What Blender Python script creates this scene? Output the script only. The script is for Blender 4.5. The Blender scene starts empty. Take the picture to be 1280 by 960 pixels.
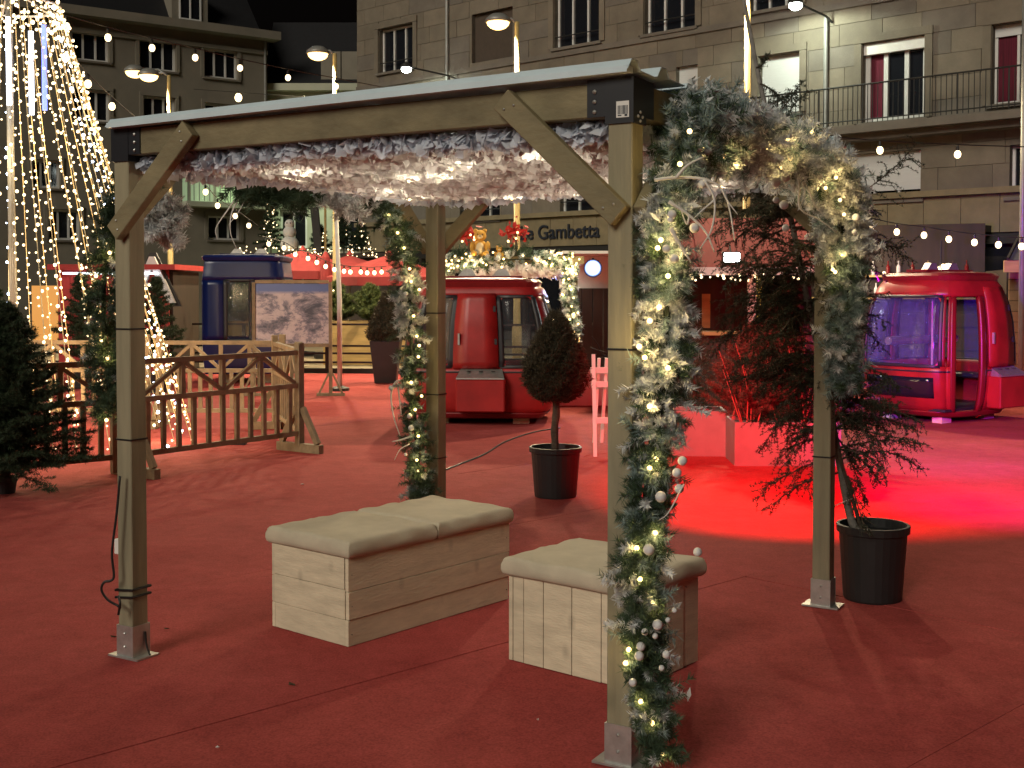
import bpy, bmesh, math, random
import numpy as np
from mathutils import Vector, Matrix
random.seed(7); rng = np.random.default_rng(7)
R = math.radians
scn = bpy.context.scene
col = scn.collection

# ------------------------------------------------------------------ camera
FPX, PITCH, CAMH, CYP = 1513.6, 0.0302, 1.678, 407.5      # focal length in px of a 1280 px frame
cam_d = bpy.data.cameras.new('camera'); cam = bpy.data.objects.new('camera', cam_d); col.objects.link(cam)
cam.location = (0, 0, CAMH); cam.rotation_euler = (math.pi/2 - PITCH, 0, 0)
cam_d.sensor_width = 36; cam_d.sensor_fit = 'HORIZONTAL'; cam_d.lens = 36*FPX/1280
cam_d.shift_y = -(480-CYP)/1280; cam_d.clip_start = .05; cam_d.clip_end = 600
scn.camera = cam

# ------------------------------------------------------------------ night sky, moonless city glow, exposure
world = bpy.data.worlds.new('World'); scn.world = world; world.use_nodes = True
wn = world.node_tree.nodes; wl = world.node_tree.links
sky = wn.new('ShaderNodeTexSky'); sky.sky_type = 'NISHITA'; sky.sun_disc = False
sky.sun_elevation = R(-3.5); sky.sun_rotation = R(220)
wl.new(sky.outputs[0], wn['Background'].inputs[0]); wn['Background'].inputs[1].default_value = .05
sun_d = bpy.data.lights.new('sun', 'SUN'); sun_d.energy = 1.4; sun_d.angle = R(24); sun_d.color = (1, .92, .77)
sun = bpy.data.objects.new('sun', sun_d); col.objects.link(sun)
sun.rotation_euler = Vector((.46, .78, -.46)).to_track_quat('-Z', 'Y').to_euler()
vs = scn.view_settings; vs.view_transform = 'Standard'; vs.look = 'None'; vs.exposure = .3; vs.gamma = 1; vs.use_curve_mapping = False
cy = scn.cycles
cy.use_denoising = True; cy.sample_clamp_indirect = 2.5; cy.sample_clamp_direct = 0
cy.max_bounces = 6; cy.diffuse_bounces = 2; cy.glossy_bounces = 3; cy.transmission_bounces = 4; cy.transparent_max_bounces = 8
cy.caustics_reflective = False; cy.caustics_refractive = False; cy.use_light_tree = True

# ------------------------------------------------------------------ helpers
cp, sp = math.cos(PITCH), math.sin(PITCH)
def ray(x, y):
    a = (x-640)/FPX; b = (CYP-y)/FPX
    return Vector((a, cp+b*sp, -sp+b*cp))
def G(x, y, z=0.):                    # where a line of sight meets height z
    r = ray(x, y); return Vector((0, 0, CAMH)) + r*((z-CAMH)/r.z)
def at(x, y, D):                      # the point at distance D along a line of sight
    r = ray(x, y); return Vector((0, 0, CAMH)) + r*(D/r.y)

def NT(name):
    m = bpy.data.materials.new(name); m.use_nodes = True
    return m, m.node_tree.nodes, m.node_tree.links, m.node_tree.nodes['Principled BSDF']
def mat(name, c, rough=.6, metal=0, var=.12, scale=6., bump=.0, bscale=60., c2=None, stretch=None, spec=.5, alpha=None, tint=0, knots=0):
    m, n, l, b = NT(name)
    b.inputs['Roughness'].default_value = rough; b.inputs['Metallic'].default_value = metal
    b.inputs['Specular IOR Level'].default_value = spec
    tc = n.new('ShaderNodeTexCoord'); mp = n.new('ShaderNodeMapping'); l.new(tc.outputs['Object'], mp.inputs[0])
    if stretch: mp.inputs['Scale'].default_value = stretch
    nz = n.new('ShaderNodeTexNoise'); nz.inputs['Scale'].default_value = scale; nz.inputs['Detail'].default_value = 5
    nz.inputs['Roughness'].default_value = .62
    l.new(mp.outputs[0], nz.inputs['Vector'])
    cr = n.new('ShaderNodeValToRGB'); l.new(nz.outputs['Fac'], cr.inputs[0])
    lo = [x*(1-var) for x in c]; hi = [min(1, x*(1+var)) for x in c] if c2 is None else list(c2)
    cr.color_ramp.elements[0].position = .32; cr.color_ramp.elements[1].position = .68
    cr.color_ramp.elements[0].color = (*lo, 1); cr.color_ramp.elements[1].color = (*hi, 1)
    l.new(cr.outputs[0], b.inputs['Base Color'])
    if tint:
        oi = n.new('ShaderNodeObjectInfo'); mr_ = n.new('ShaderNodeMapRange'); mr_.inputs['To Min'].default_value = 1-tint; mr_.inputs['To Max'].default_value = 1+tint*.6; l.new(oi.outputs['Random'], mr_.inputs[0])
        vm = n.new('ShaderNodeVectorMath'); vm.operation = 'SCALE'; l.new(cr.outputs[0], vm.inputs[0]); l.new(mr_.outputs[0], vm.inputs['Scale']); l.new(vm.outputs[0], b.inputs['Base Color'])
    if bump:
        n2 = n.new('ShaderNodeTexNoise'); n2.inputs['Scale'].default_value = bscale; n2.inputs['Detail'].default_value = 4
        l.new(mp.outputs[0], n2.inputs['Vector'])
        bp = n.new('ShaderNodeBump'); bp.inputs['Strength'].default_value = bump; bp.inputs['Distance'].default_value = .02
        l.new(n2.outputs['Fac'], bp.inputs['Height']); l.new(bp.outputs[0], b.inputs['Normal'])
    if knots:
        vk = n.new('ShaderNodeTexVoronoi'); vk.inputs['Scale'].default_value = knots; mk = n.new('ShaderNodeMapping'); mk.inputs['Scale'].default_value = (1, 1, .6); l.new(tc.outputs['Object'], mk.inputs[0]); l.new(mk.outputs[0], vk.inputs['Vector'])
        kr = n.new('ShaderNodeMapRange'); kr.inputs['From Min'].default_value = .05; kr.inputs['From Max'].default_value = .16; kr.inputs['To Min'].default_value = .76; kr.inputs['To Max'].default_value = 1; l.new(vk.outputs['Distance'], kr.inputs[0])
        src = b.inputs['Base Color'].links[0].from_socket; vs_ = n.new('ShaderNodeVectorMath'); vs_.operation = 'SCALE'; l.new(src, vs_.inputs[0]); l.new(kr.outputs[0], vs_.inputs['Scale']); l.new(vs_.outputs[0], b.inputs['Base Color'])
    if alpha is not None: b.inputs['Alpha'].default_value = alpha
    return m
def leafmat(name, c, c2, trans=.25, rough=.7):
    m, n, l, b = NT(name)
    g = n.new('ShaderNodeNewGeometry'); cr = n.new('ShaderNodeValToRGB'); l.new(g.outputs['Random Per Island'], cr.inputs[0])
    cr.color_ramp.elements[0].color = (*c, 1); cr.color_ramp.elements[1].color = (*c2, 1)
    l.new(cr.outputs[0], b.inputs['Base Color']); b.inputs['Roughness'].default_value = rough
    t = n.new('ShaderNodeBsdfTranslucent'); l.new(cr.outputs[0], t.inputs[0])
    mx = n.new('ShaderNodeMixShader'); mx.inputs[0].default_value = trans
    l.new(b.outputs[0], mx.inputs[1]); l.new(t.outputs[0], mx.inputs[2]); l.new(mx.outputs[0], n['Material Output'].inputs[0])
    return m
def glow(name, c, s, sample=False):
    m, n, l, b = NT(name)
    b.inputs['Base Color'].default_value = (*[.8*x for x in c], 1)
    b.inputs['Emission Color'].default_value = (*c, 1); b.inputs['Emission Strength'].default_value = s
    if not sample: m.cycles.emission_sampling = 'NONE'
    return m
def glassmat(name, tint, refl=.12, opacity=.15, rough=.05, scuff=0.):
    m, n, l, b = NT(name)
    b.inputs['Base Color'].default_value = (*tint, 1); b.inputs['Roughness'].default_value = rough
    b.inputs['Specular IOR Level'].default_value = 1.
    tr = n.new('ShaderNodeBsdfTransparent'); tr.inputs[0].default_value = (.9, .92, .95, 1)
    mx = n.new('ShaderNodeMixShader')
    lw = n.new('ShaderNodeLayerWeight'); lw.inputs[0].default_value = .3
    ma = n.new('ShaderNodeMath'); ma.operation = 'MULTIPLY_ADD'; l.new(lw.outputs['Fresnel'], ma.inputs[0])
    ma.inputs[1].default_value = refl*3; ma.inputs[2].default_value = opacity
    if scuff:
        tcs = n.new('ShaderNodeTexCoord'); ns = n.new('ShaderNodeTexNoise'); ns.inputs['Scale'].default_value = 14; ns.inputs['Detail'].default_value = 9; ns.inputs['Roughness'].default_value = .7
        l.new(tcs.outputs['Object'], ns.inputs['Vector']); mrs = n.new('ShaderNodeMapRange'); mrs.inputs['From Min'].default_value = .42; mrs.inputs['From Max'].default_value = .68; mrs.inputs['To Max'].default_value = scuff
        l.new(ns.outputs['Fac'], mrs.inputs[0]); ad = n.new('ShaderNodeMath'); ad.operation = 'ADD'; l.new(ma.outputs[0], ad.inputs[0]); l.new(mrs.outputs[0], ad.inputs[1]); ma = ad
    l.new(ma.outputs[0], mx.inputs[0]); l.new(tr.outputs[0], mx.inputs[1]); l.new(b.outputs[0], mx.inputs[2])
    l.new(mx.outputs[0], n['Material Output'].inputs[0])
    return m

WM = {}                                                # world matrix of every root and part
def tag(o, label, cat, group=None):
    o['label'] = label; o['category'] = cat
    if group: o['group'] = group
    return o
def thing(name, label, cat, loc, rz=0., group=None):
    o = bpy.data.objects.new(name, None); col.objects.link(o); o.empty_display_size = .1
    o.location = loc; o.rotation_euler = (0, 0, rz); tag(o, label, cat, group)
    WM[o.name] = Matrix.Translation(loc) @ Matrix.Rotation(rz, 4, 'Z')
    return o
def stuff(o): o['kind'] = 'stuff'; return o
def struct(o): o['kind'] = 'structure'; return o

class MB:
    def __init__(s): s.v = []; s.f = []
    def add(s, vs, fs):
        k = len(s.v); s.v += [tuple(v) for v in vs]; s.f += [tuple(i+k for i in f) for f in fs]; return s
    def box(s, c, d, rot=None):
        c = Vector(c); h = Vector(d)*.5
        P = [Vector((x*h.x, y*h.y, z*h.z)) for x in (-1, 1) for y in (-1, 1) for z in (-1, 1)]
        if rot is not None: P = [rot @ p for p in P]
        return s.add([c+p for p in P], [(0,1,3,2),(4,6,7,5),(0,4,5,1),(2,3,7,6),(0,2,6,4),(1,5,7,3)])
    def bar(s, p0, p1, w, h, up=(0, 0, 1), ext=0):
        p0 = Vector(p0); p1 = Vector(p1); d = p1-p0; L = d.length; x = d.normalized(); u = Vector(up)
        y = u.cross(x).normalized(); z = x.cross(y)
        rot = Matrix((x, y, z)).transposed()
        return s.box((p0+p1)/2, (L+2*ext, w, h), rot)
    def tube(s, pts, r, n=8, cap=True):
        pts = [Vector(p) for p in pts]; rs = r if isinstance(r, (list, tuple)) else [r]*len(pts)
        k = len(s.v); prev = None
        for i, p in enumerate(pts):
            t = (pts[min(i+1, len(pts)-1)]-pts[max(i-1, 0)]).normalized()
            if prev is None: prev = t.orthogonal().normalized()
            a = (prev - t*prev.dot(t)); a = a.normalized() if a.length > 1e-6 else t.orthogonal().normalized()
            prev = a; b = t.cross(a)
            for j in range(n):
                th = 2*math.pi*j/n; s.v.append(tuple(p+(a*math.cos(th)+b*math.sin(th))*rs[i]))
        for i in range(len(pts)-1):
            for j in range(n):
                s.f.append((k+i*n+j, k+i*n+(j+1) % n, k+(i+1)*n+(j+1) % n, k+(i+1)*n+j))
        if cap:
            s.f.append(tuple(k+j for j in range(n))[::-1]); s.f.append(tuple(k+(len(pts)-1)*n+j for j in range(n)))
        return s
    def lathe(s, prof, n=24, c=(0, 0, 0), cap=True):
        k = len(s.v); c = Vector(c)
        for r, z in prof:
            for j in range(n):
                th = 2*math.pi*j/n; s.v.append((c.x+r*math.cos(th), c.y+r*math.sin(th), c.z+z))
        for i in range(len(prof)-1):
            for j in range(n):
                s.f.append((k+i*n+j, k+i*n+(j+1) % n, k+(i+1)*n+(j+1) % n, k+(i+1)*n+j))
        if cap:
            s.f.append(tuple(k+j for j in range(n))[::-1]); s.f.append(tuple(k+(len(prof)-1)*n+j for j in range(n)))
        return s
    def ball(s, c, r, n=10, m=6):
        c = Vector(c); r = Vector((r, r, r)) if not hasattr(r, '__len__') else Vector(r)
        k = len(s.v); s.v.append((c.x, c.y, c.z-r.z))
        for i in range(1, m):
            ph = math.pi*i/m - math.pi/2
            for j in range(n):
                th = 2*math.pi*j/n
                s.v.append((c.x+r.x*math.cos(ph)*math.cos(th), c.y+r.y*math.cos(ph)*math.sin(th), c.z+r.z*math.sin(ph)))
        s.v.append((c.x, c.y, c.z+r.z)); e = len(s.v)-1
        for j in range(n): s.f.append((k, k+1+(j+1) % n, k+1+j)); s.f.append((e, e-n+j, e-n+(j+1) % n))
        for i in range(m-2):
            for j in range(n):
                a = k+1+i*n; s.f.append((a+j, a+(j+1) % n, a+n+(j+1) % n, a+n+j))
        return s
    def prism(s, poly, y0, y1):                          # outline in local x, z extruded along y
        n = len(poly); k = len(s.v)
        s.v += [(x, y0, z) for x, z in poly] + [(x, y1, z) for x, z in poly]
        s.f.append(tuple(k+i for i in range(n))); s.f.append(tuple(k+n+i for i in range(n))[::-1])
        for i in range(n): j = (i+1) % n; s.f.append((k+i, k+n+i, k+n+j, k+j))
        return s
    def build(s, name, m, parent=None, world=False, smooth=False, bevel=0, seg=1):
        me = bpy.data.meshes.new(name)
        vs = s.v
        if world and parent is not None:
            inv = WM[parent.name].inverted(); vs = [tuple(inv @ Vector(v)) for v in vs]
        me.from_pydata(vs, [], s.f); me.update()
        return link(name, me, m, parent, smooth, bevel, seg)
def link(name, me, m, parent=None, smooth=False, bevel=0, seg=1):
    if m is not None and not me.materials: me.materials.append(m)
    o = bpy.data.objects.new(name, me); col.objects.link(o)
    if parent is not None: o.parent = parent; WM[o.name] = WM[parent.name]
    else: WM[o.name] = Matrix.Identity(4)
    if smooth: me.polygons.foreach_set('use_smooth', [True]*len(me.polygons))
    bm = bmesh.new(); bm.from_mesh(me)
    if len(me.polygons) < 20000: bmesh.ops.recalc_face_normals(bm, faces=bm.faces)
    if bevel: bmesh.ops.bevel(bm, geom=list(bm.edges), offset=bevel, segments=seg, affect='EDGES', profile=.6)
    if bevel or len(me.polygons) < 20000: bm.to_mesh(me)
    bm.free()
    return o
def npmesh(name, V, Fc, m, parent=None, world=True):
    V = np.asarray(V, dtype=np.float32).reshape(-1, 3)
    if parent is not None and world:
        M = np.array(WM[parent.name].inverted()); V = V @ M[:3, :3].T + M[:3, 3]
    me = bpy.data.meshes.new(name); Fc = np.asarray(Fc, dtype=np.int32); k = Fc.shape[1]
    me.vertices.add(len(V)); me.vertices.foreach_set('co', V.astype(np.float32).ravel())
    me.loops.add(Fc.size); me.loops.foreach_set('vertex_index', Fc.ravel())
    me.polygons.add(len(Fc)); me.polygons.foreach_set('loop_start', np.arange(0, Fc.size, k, dtype=np.int32))
    me.polygons.foreach_set('loop_total', np.full(len(Fc), k, dtype=np.int32)); me.update(calc_edges=True)
    if m: me.materials.append(m)
    o = bpy.data.objects.new(name, me); col.objects.link(o)
    if parent is not None: o.parent = parent; WM[o.name] = WM[parent.name]
    return o
def lamp(name, kind, loc, energy, color, parent=None, size=.02, target=None, spot=None, blend=.3):
    d = bpy.data.lights.new(name, kind); d.energy = energy; d.color = color; d.shadow_soft_size = size
    if spot: d.spot_size = R(spot); d.spot_blend = blend
    o = bpy.data.objects.new(name, d); col.objects.link(o); o.location = loc
    if target is not None: o.rotation_euler = (Vector(target)-Vector(loc)).to_track_quat('-Z', 'Y').to_euler()
    if parent is not None:
        o.parent = parent; o.matrix_parent_inverse = WM[parent.name].inverted()
    return o
def spline(pts, n):
    P = [np.array(p, float) for p in pts]; P = [2*P[0]-P[1]] + P + [2*P[-1]-P[-2]]
    out = []; m = len(P)-3
    for k in range(n):
        u = k/(n-1)*m; i = min(int(u), m-1); t = u-i; a, b, c, d = P[i:i+4]
        out.append(.5*((2*b)+(c-a)*t+(2*a-5*b+4*c-d)*t*t+(3*b-a-3*c+d)*t**3))
    return np.array(out)
def unit(v): return v/np.maximum(np.linalg.norm(v, axis=-1, keepdims=True), 1e-9)
def needle_tris(P, Dn, L, N, nlen, nw, spread=.9):
    """P stem bases, Dn stem directions, L stem lengths, N needles per stem -> triangles"""
    P = np.repeat(P, N, 0); D = np.repeat(Dn, N, 0); Ls = np.repeat(L, N)
    t = rng.random(len(P)); b = P + D*(Ls*t)[:, None]
    rd = rng.normal(size=P.shape); rd -= D*(rd*D).sum(1, keepdims=True); rd = unit(rd)
    nd = unit(D*.55 + rd*spread); sd = unit(np.cross(nd, rng.normal(size=P.shape)))
    ln = nlen*(.6+.6*rng.random(len(P)))
    a = sd*(nw/2); V = np.stack([b-a, b+a, b+nd*ln[:, None]], 1).reshape(-1, 3)
    return V, np.arange(len(V)).reshape(-1, 3)
def leaf_quads(C, Nrm, size, aspect=.5):
    """leaf-shaped kites centred at C, facing Nrm"""
    t = unit(np.cross(Nrm, rng.normal(size=C.shape))); b = np.cross(unit(Nrm), t)
    s = size*(.6+.8*rng.random((len(C), 1)))
    V = np.stack([C-t*s, C+b*s*aspect, C+t*s, C-b*s*aspect], 1).reshape(-1, 3)
    return V, np.arange(len(V)).reshape(-1, 4)
# ------------------------------------------------------------------ materials
WOOD = mat('treated_pine', (.27, .24, .155), .75, var=.28, scale=7, stretch=(1, 1, .12), bump=.25, bscale=40, knots=5)
WOODX = mat('treated_pine_beam', (.215, .18, .10), .75, var=.28, scale=7, stretch=(.5, .5, 1), bump=.25, bscale=40, knots=5, tint=.12)
PLANKP = mat('painted_plank', (.64, .555, .40), .65, var=.13, scale=9, stretch=(.6, .6, 3), bump=.2, bscale=50, tint=.10, knots=6)
FENCEW = mat('fence_timber', (.28, .20, .11), .75, var=.25, scale=9, bump=.15, tint=.2)
CARPET = None
BLACKM = mat('black_steel', (.018, .019, .024), .42, var=.1)
GALV = mat('galvanised_steel', (.5, .5, .48), .45, .8, var=.15, scale=20)
CABLE = mat('black_rubber', (.008, .008, .008), .5)
FABRIC = mat('beige_fabric', (.52, .46, .345), .92, var=.10, scale=5, bump=.25, bscale=300)
NETM = leafmat('white_netting', (.74, .73, .74), (.90, .89, .88), .35)
NETB = leafmat('cool_lit_netting_border', (.66, .71, .82), (.82, .86, .92), .35)  # cool light on the border is put into its bluish base colour
ROOFS = mat('pale_roof_sheet', (.62, .74, .80), .3, var=.06)
GREEN = leafmat('garland_green', (.030, .060, .034), (.075, .12, .06), .15)
FROST = leafmat('garland_frosted', (.14, .22, .20), (.38, .47, .46), .2)
FLOCK = leafmat('garland_flocked', (.58, .61, .62), (.86, .88, .88), .35)
CEDAR = leafmat('cedar_needles', (.014, .022, .014), (.04, .055, .03), .1)
SPRUCE = leafmat('spruce_needles', (.012, .026, .012), (.045, .075, .03), .12)
SPRUCED = leafmat('dark_spruce_needles', (.008, .014, .008), (.025, .036, .018), .1)
TOPI = leafmat('topiary_leaves', (.024, .022, .012), (.10, .075, .038), .12)
BARK = mat('bark', (.09, .065, .045), .9, var=.3, scale=25, bump=.5)
GBARK = mat('grey_bark', (.22, .20, .18), .9, var=.3, scale=25, bump=.5)
TWIGW = mat('white_twig', (.68, .66, .62), .7)
BALLW = mat('white_bauble', (.66, .66, .66), .6, var=.08, scale=40, bump=.3, bscale=120)
BULB = glow('warm_bulb', (1, .66, .26), 4.5)
BULBW = glow('white_bulb', (1, .76, .42), 3.6)
BULBC = glow('cool_bulb', (.62, .75, 1), 14)
REDP = mat('red_gloss_paint', (.30, .014, .014), .38, var=.22, scale=3, bump=.04, bscale=9)
REDD = mat('red_dark_paint', (.17, .009, .011), .35, var=.08)
BLUEP = mat('blue_gloss_paint', (.003, .010, .075), .3, var=.08)
RUBBER = mat('dark_trim', (.02, .02, .024), .45)
GLASS = glassmat('cabin_glass', (.10, .10, .11), .12, .18, .12)
GLASSM = glassmat('scratched_cabin_glass', (.55, .56, .62), .12, .42, .4)
GLASSD = mat('dark_window_glass', (.012, .013, .017), .08, var=.05, spec=.8)
POTB = mat('black_plastic_pot', (.016, .016, .017), .5)
SOIL = mat('soil', (.03, .02, .014), .95, var=.3, scale=30)
WHITEP = mat('white_paint', (.74, .72, .68), .55, var=.06)
STONE = mat('limestone', (.185, .155, .115), .85, var=.16, tint=.12, scale=1.5, bump=.2, bscale=25)
STONE2 = mat('limestone_grey', (.165, .142, .115), .85, var=.16, tint=.12, scale=1.5, bump=.2, bscale=25)
STONED = mat('stone_band', (.23, .185, .105), .85, var=.14, scale=2.5, bump=.2)
RENDER = mat('dull_render', (.20, .178, .14), .9, var=.12, scale=.8)
RENDERG = mat('pale_render', (.42, .43, .33), .9, var=.1, scale=.8)
SLATE = mat('slate', (.012, .012, .014), .6, var=.2)
FRAMEW = mat('white_window_frame', (.66, .65, .62), .5, var=.04)
SHUT = mat('white_shutter', (.62, .63, .62), .6, var=.04, stretch=(1, 1, 14), scale=4)
CURT = mat('crimson_curtain', (.10, .006, .02), .9, var=.35, stretch=(9, 1, .3), scale=3)
IRON = mat('dark_iron', (.02, .018, .016), .6)
POLEG = mat('grey_pole', (.30, .30, .28), .45, .3)
POLEY = mat('yellow_pole', (.75, .48, .08), .5)
DARKW = mat('dark_wood', (.035, .022, .014), .7, var=.25, stretch=(1, 1, .2))
PLANTW = mat('planter_wood', (.40, .27, .10), .75, var=.2, stretch=(.3, 1, 2))
PARAS = mat('red_canvas', (.22, .02, .02), .85, var=.1)
REDB = mat('red_board', (.45, .035, .03), .7, var=.12)
SEAM = mat('standing_seam_zinc', (.10, .105, .11), .5, .3, var=.15)
SNOWY = leafmat('white_fluff', (.62, .58, .54), (.8, .76, .72), .3)
BEAR = mat('golden_plush', (.62, .34, .06), .95, var=.15, scale=30, bump=.4, bscale=200)
BEARL = mat('cream_plush', (.75, .62, .38), .95, var=.1, bump=.4, bscale=200)
TEXTM = mat('dark_lettering', (.02, .024, .035), .5)

def carpet_mat():
    m, n, l, b = NT('red_carpet')
    b.inputs['Roughness'].default_value = .95; b.inputs['Specular IOR Level'].default_value = .12
    tc = n.new('ShaderNodeTexCoord')
    big = n.new('ShaderNodeTexNoise'); big.inputs['Scale'].default_value = 1.1; big.inputs['Detail'].default_value = 7; big.inputs['Roughness'].default_value = .65
    fin = n.new('ShaderNodeTexNoise'); fin.inputs['Scale'].default_value = 110; fin.inputs['Detail'].default_value = 3
    l.new(tc.outputs['Object'], big.inputs['Vector']); l.new(tc.outputs['Object'], fin.inputs['Vector'])
    c1 = n.new('ShaderNodeValToRGB'); l.new(big.outputs['Fac'], c1.inputs[0])
    c1.color_ramp.elements[0].position = .3; c1.color_ramp.elements[0].color = (.41, .066, .060, 1)
    c1.color_ramp.elements[1].position = .7; c1.color_ramp.elements[1].color = (.53, .098, .088, 1)
    c2 = n.new('ShaderNodeValToRGB'); l.new(fin.outputs['Fac'], c2.inputs[0])
    c2.color_ramp.elements[0].position = .3; c2.color_ramp.elements[0].color = (.62, .62, .62, 1)
    c2.color_ramp.elements[1].position = .7; c2.color_ramp.elements[1].color = (1, 1, 1, 1)
    mid = n.new('ShaderNodeTexNoise'); mid.inputs['Scale'].default_value = 7.5; mid.inputs['Detail'].default_value = 8; mid.inputs['Roughness'].default_value = .72; mid.inputs['Distortion'].default_value = .6; l.new(tc.outputs['Object'], mid.inputs['Vector'])
    c3 = n.new('ShaderNodeValToRGB'); l.new(mid.outputs['Fac'], c3.inputs[0]); c3.color_ramp.elements[0].position = .33; c3.color_ramp.elements[0].color = (.66, .62, .60, 1); c3.color_ramp.elements[1].position = .6; c3.color_ramp.elements[1].color = (1.05, 1.05, 1.05, 1)
    m3 = n.new('ShaderNodeMix'); m3.data_type = 'RGBA'; m3.blend_type = 'MULTIPLY'; m3.inputs['Factor'].default_value = .5; l.new(c1.outputs[0], m3.inputs['A']); l.new(c3.outputs[0], m3.inputs['B'])
    lint = n.new('ShaderNodeTexVoronoi'); lint.inputs['Scale'].default_value = 9; lint.inputs['Randomness'].default_value = 1; l.new(tc.outputs['Object'], lint.inputs['Vector'])
    lr_ = n.new('ShaderNodeMapRange'); lr_.inputs['From Min'].default_value = .035; lr_.inputs['From Max'].default_value = .02; lr_.inputs['To Max'].default_value = .35; l.new(lint.outputs['Distance'], lr_.inputs[0])
    m4 = n.new('ShaderNodeMix'); m4.data_type = 'RGBA'; l.new(lr_.outputs[0], m4.inputs['Factor']); l.new(m3.outputs['Result'], m4.inputs['A']); m4.inputs['B'].default_value = (.30, .16, .13, 1)
    mx = n.new('ShaderNodeMix'); mx.data_type = 'RGBA'; mx.blend_type = 'MULTIPLY'; mx.inputs['Factor'].default_value = 1
    l.new(m4.outputs['Result'], mx.inputs['A']); l.new(c2.outputs[0], mx.inputs['B']); l.new(mx.outputs['Result'], b.inputs['Base Color'])
    wv = n.new('ShaderNodeTexNoise'); wv.inputs['Scale'].default_value = 2.2; wv.inputs['Detail'].default_value = 3
    l.new(tc.outputs['Object'], wv.inputs['Vector'])
    b1 = n.new('ShaderNodeBump'); b1.inputs['Strength'].default_value = .35; b1.inputs['Distance'].default_value = .06; l.new(wv.outputs['Fac'], b1.inputs['Height'])
    b2 = n.new('ShaderNodeBump'); b2.inputs['Strength'].default_value = .5; b2.inputs['Distance'].default_value = .004; l.new(fin.outputs['Fac'], b2.inputs['Height'])
    l.new(b1.outputs[0], b2.inputs['Normal']); l.new(b2.outputs[0], b.inputs['Normal'])
    return m
CARPET = carpet_mat()

# ------------------------------------------------------------------ ground, carpet strips
PAVE = mat('town_paving', (.24, .20, .13), .8, var=.2, scale=.6, bump=.1)
m = MB(); m.add([(-150, -30, -.012), (150, -30, -.012), (150, 200, -.012), (-150, 200, -.012)], [(0, 1, 2, 3)])
struct(m.build('ground', PAVE))
UNDER = mat('carpet_underlay', (.17, .026, .022), .95)
POLY = [(-13, -3), (12, -3), (12, 21.0), (-2, 24.0), (-13, 24.5)]
m = MB(); m.add([(x, y, -.004) for x, y in POLY], [(0, 1, 2, 3, 4)])
carpet = struct(m.build('red_carpet', UNDER)); WM[carpet.name] = Matrix.Identity(4)
cn = Vector((-.69, .724)); cd = Vector((.724, .69))
def clip(poly, nx, ny, d):            # keep nx*x+ny*y <= d
    out = []
    for i in range(len(poly)):
        a, b = poly[i], poly[(i+1) % len(poly)]; fa = nx*a[0]+ny*a[1]-d; fb = nx*b[0]+ny*b[1]-d
        if fa <= 0: out.append(a)
        if (fa < 0) != (fb < 0) and fa != fb: t = fa/(fa-fb); out.append((a[0]+t*(b[0]-a[0]), a[1]+t*(b[1]-a[1])))
    return out
for k in range(-6, 12):
    o0 = 6.2+2.06*k; pl = clip(clip(POLY, cn.x, cn.y, o0+2.06-.0016), -cn.x, -cn.y, -o0-.0016)
    if len(pl) < 3: continue
    # one cross seam in each strip, at a different place
    cs = random.uniform(2, 11)
    for sgn in (-1, 1):
        q = clip(pl, sgn*cd.x, sgn*cd.y, sgn*cs-.0025)
        if len(q) < 3: continue
        n = len(q); h = .004+random.uniform(0, .003)
        mm = MB(); mm.add([(x, y, h) for x, y in q]+[(x, y, -.003) for x, y in q], [tuple(range(n))]+[(i, i+n, (i+1) % n+n, (i+1) % n) for i in range(n)])
        mm.build('carpet_strip', CARPET, carpet)

# ------------------------------------------------------------------ pergola
P1 = Vector((.396, 4.235, 0)); U1 = Vector((-.862, .507, 0)); U2 = Vector((.507, .862, 0)); SZ = 2.465
P2 = P1+U1*SZ; P4 = P1+U2*SZ; P3 = P2+U2*SZ
PTH = math.atan2(-U1.y, -U1.x)         # local +x of a post runs along -U1
per = thing('pergola', 'timber pergola with black corner brackets and white netted ceiling over two benches', 'pergola', (P1+P3)/2)
RP = Matrix.Rotation(PTH, 3, 'Z'); S = .092; TOP = 2.395
for P in (P1, P2, P3, P4):
    po = MB().box(P+Vector((0, 0, (TOP-.012+.008)/2)), (S, S, TOP-.02), RP).build('post', WOOD, per, True, bevel=.004)
    br = MB()
    br.box(P+Vector((0, 0, .012)), (.19, .13, .008), RP)
    t = .004
    for sx, sy in ((1, 0), (-1, 0), (0, 1), (0, -1)):
        c = P + RP @ Vector((sx*(S/2+t/2+.001), sy*(S/2+t/2+.001), .085))
        br.box(c, (t if sx else S+2*t+.004, t if sy else S+.001, .14), RP)
    sh = br.build('foot_bracket', GALV, po, True)
    bo = MB()
    for dx, z in ((.0, .06), (.0, .12)):
        bo.ball(P+RP @ Vector((dx, -(S/2+.006), z)), .006, 6, 4); bo.ball(P+RP @ Vector((dx, (S/2+.006), z)), .006, 6, 4)
    bo.build('bolt', GALV, po, True)
BH = .118
for a, b, d in ((P1, P2, U1), (P1, P4, U2), (P2, P3, U2), (P4, P3, U1)):
    MB().bar(a+d*.055+Vector((0, 0, TOP-BH/2)), b-d*.055+Vector((0, 0, TOP-BH/2)), S-.004, BH).build('beam', WOODX, per, True, bevel=.004)
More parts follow.
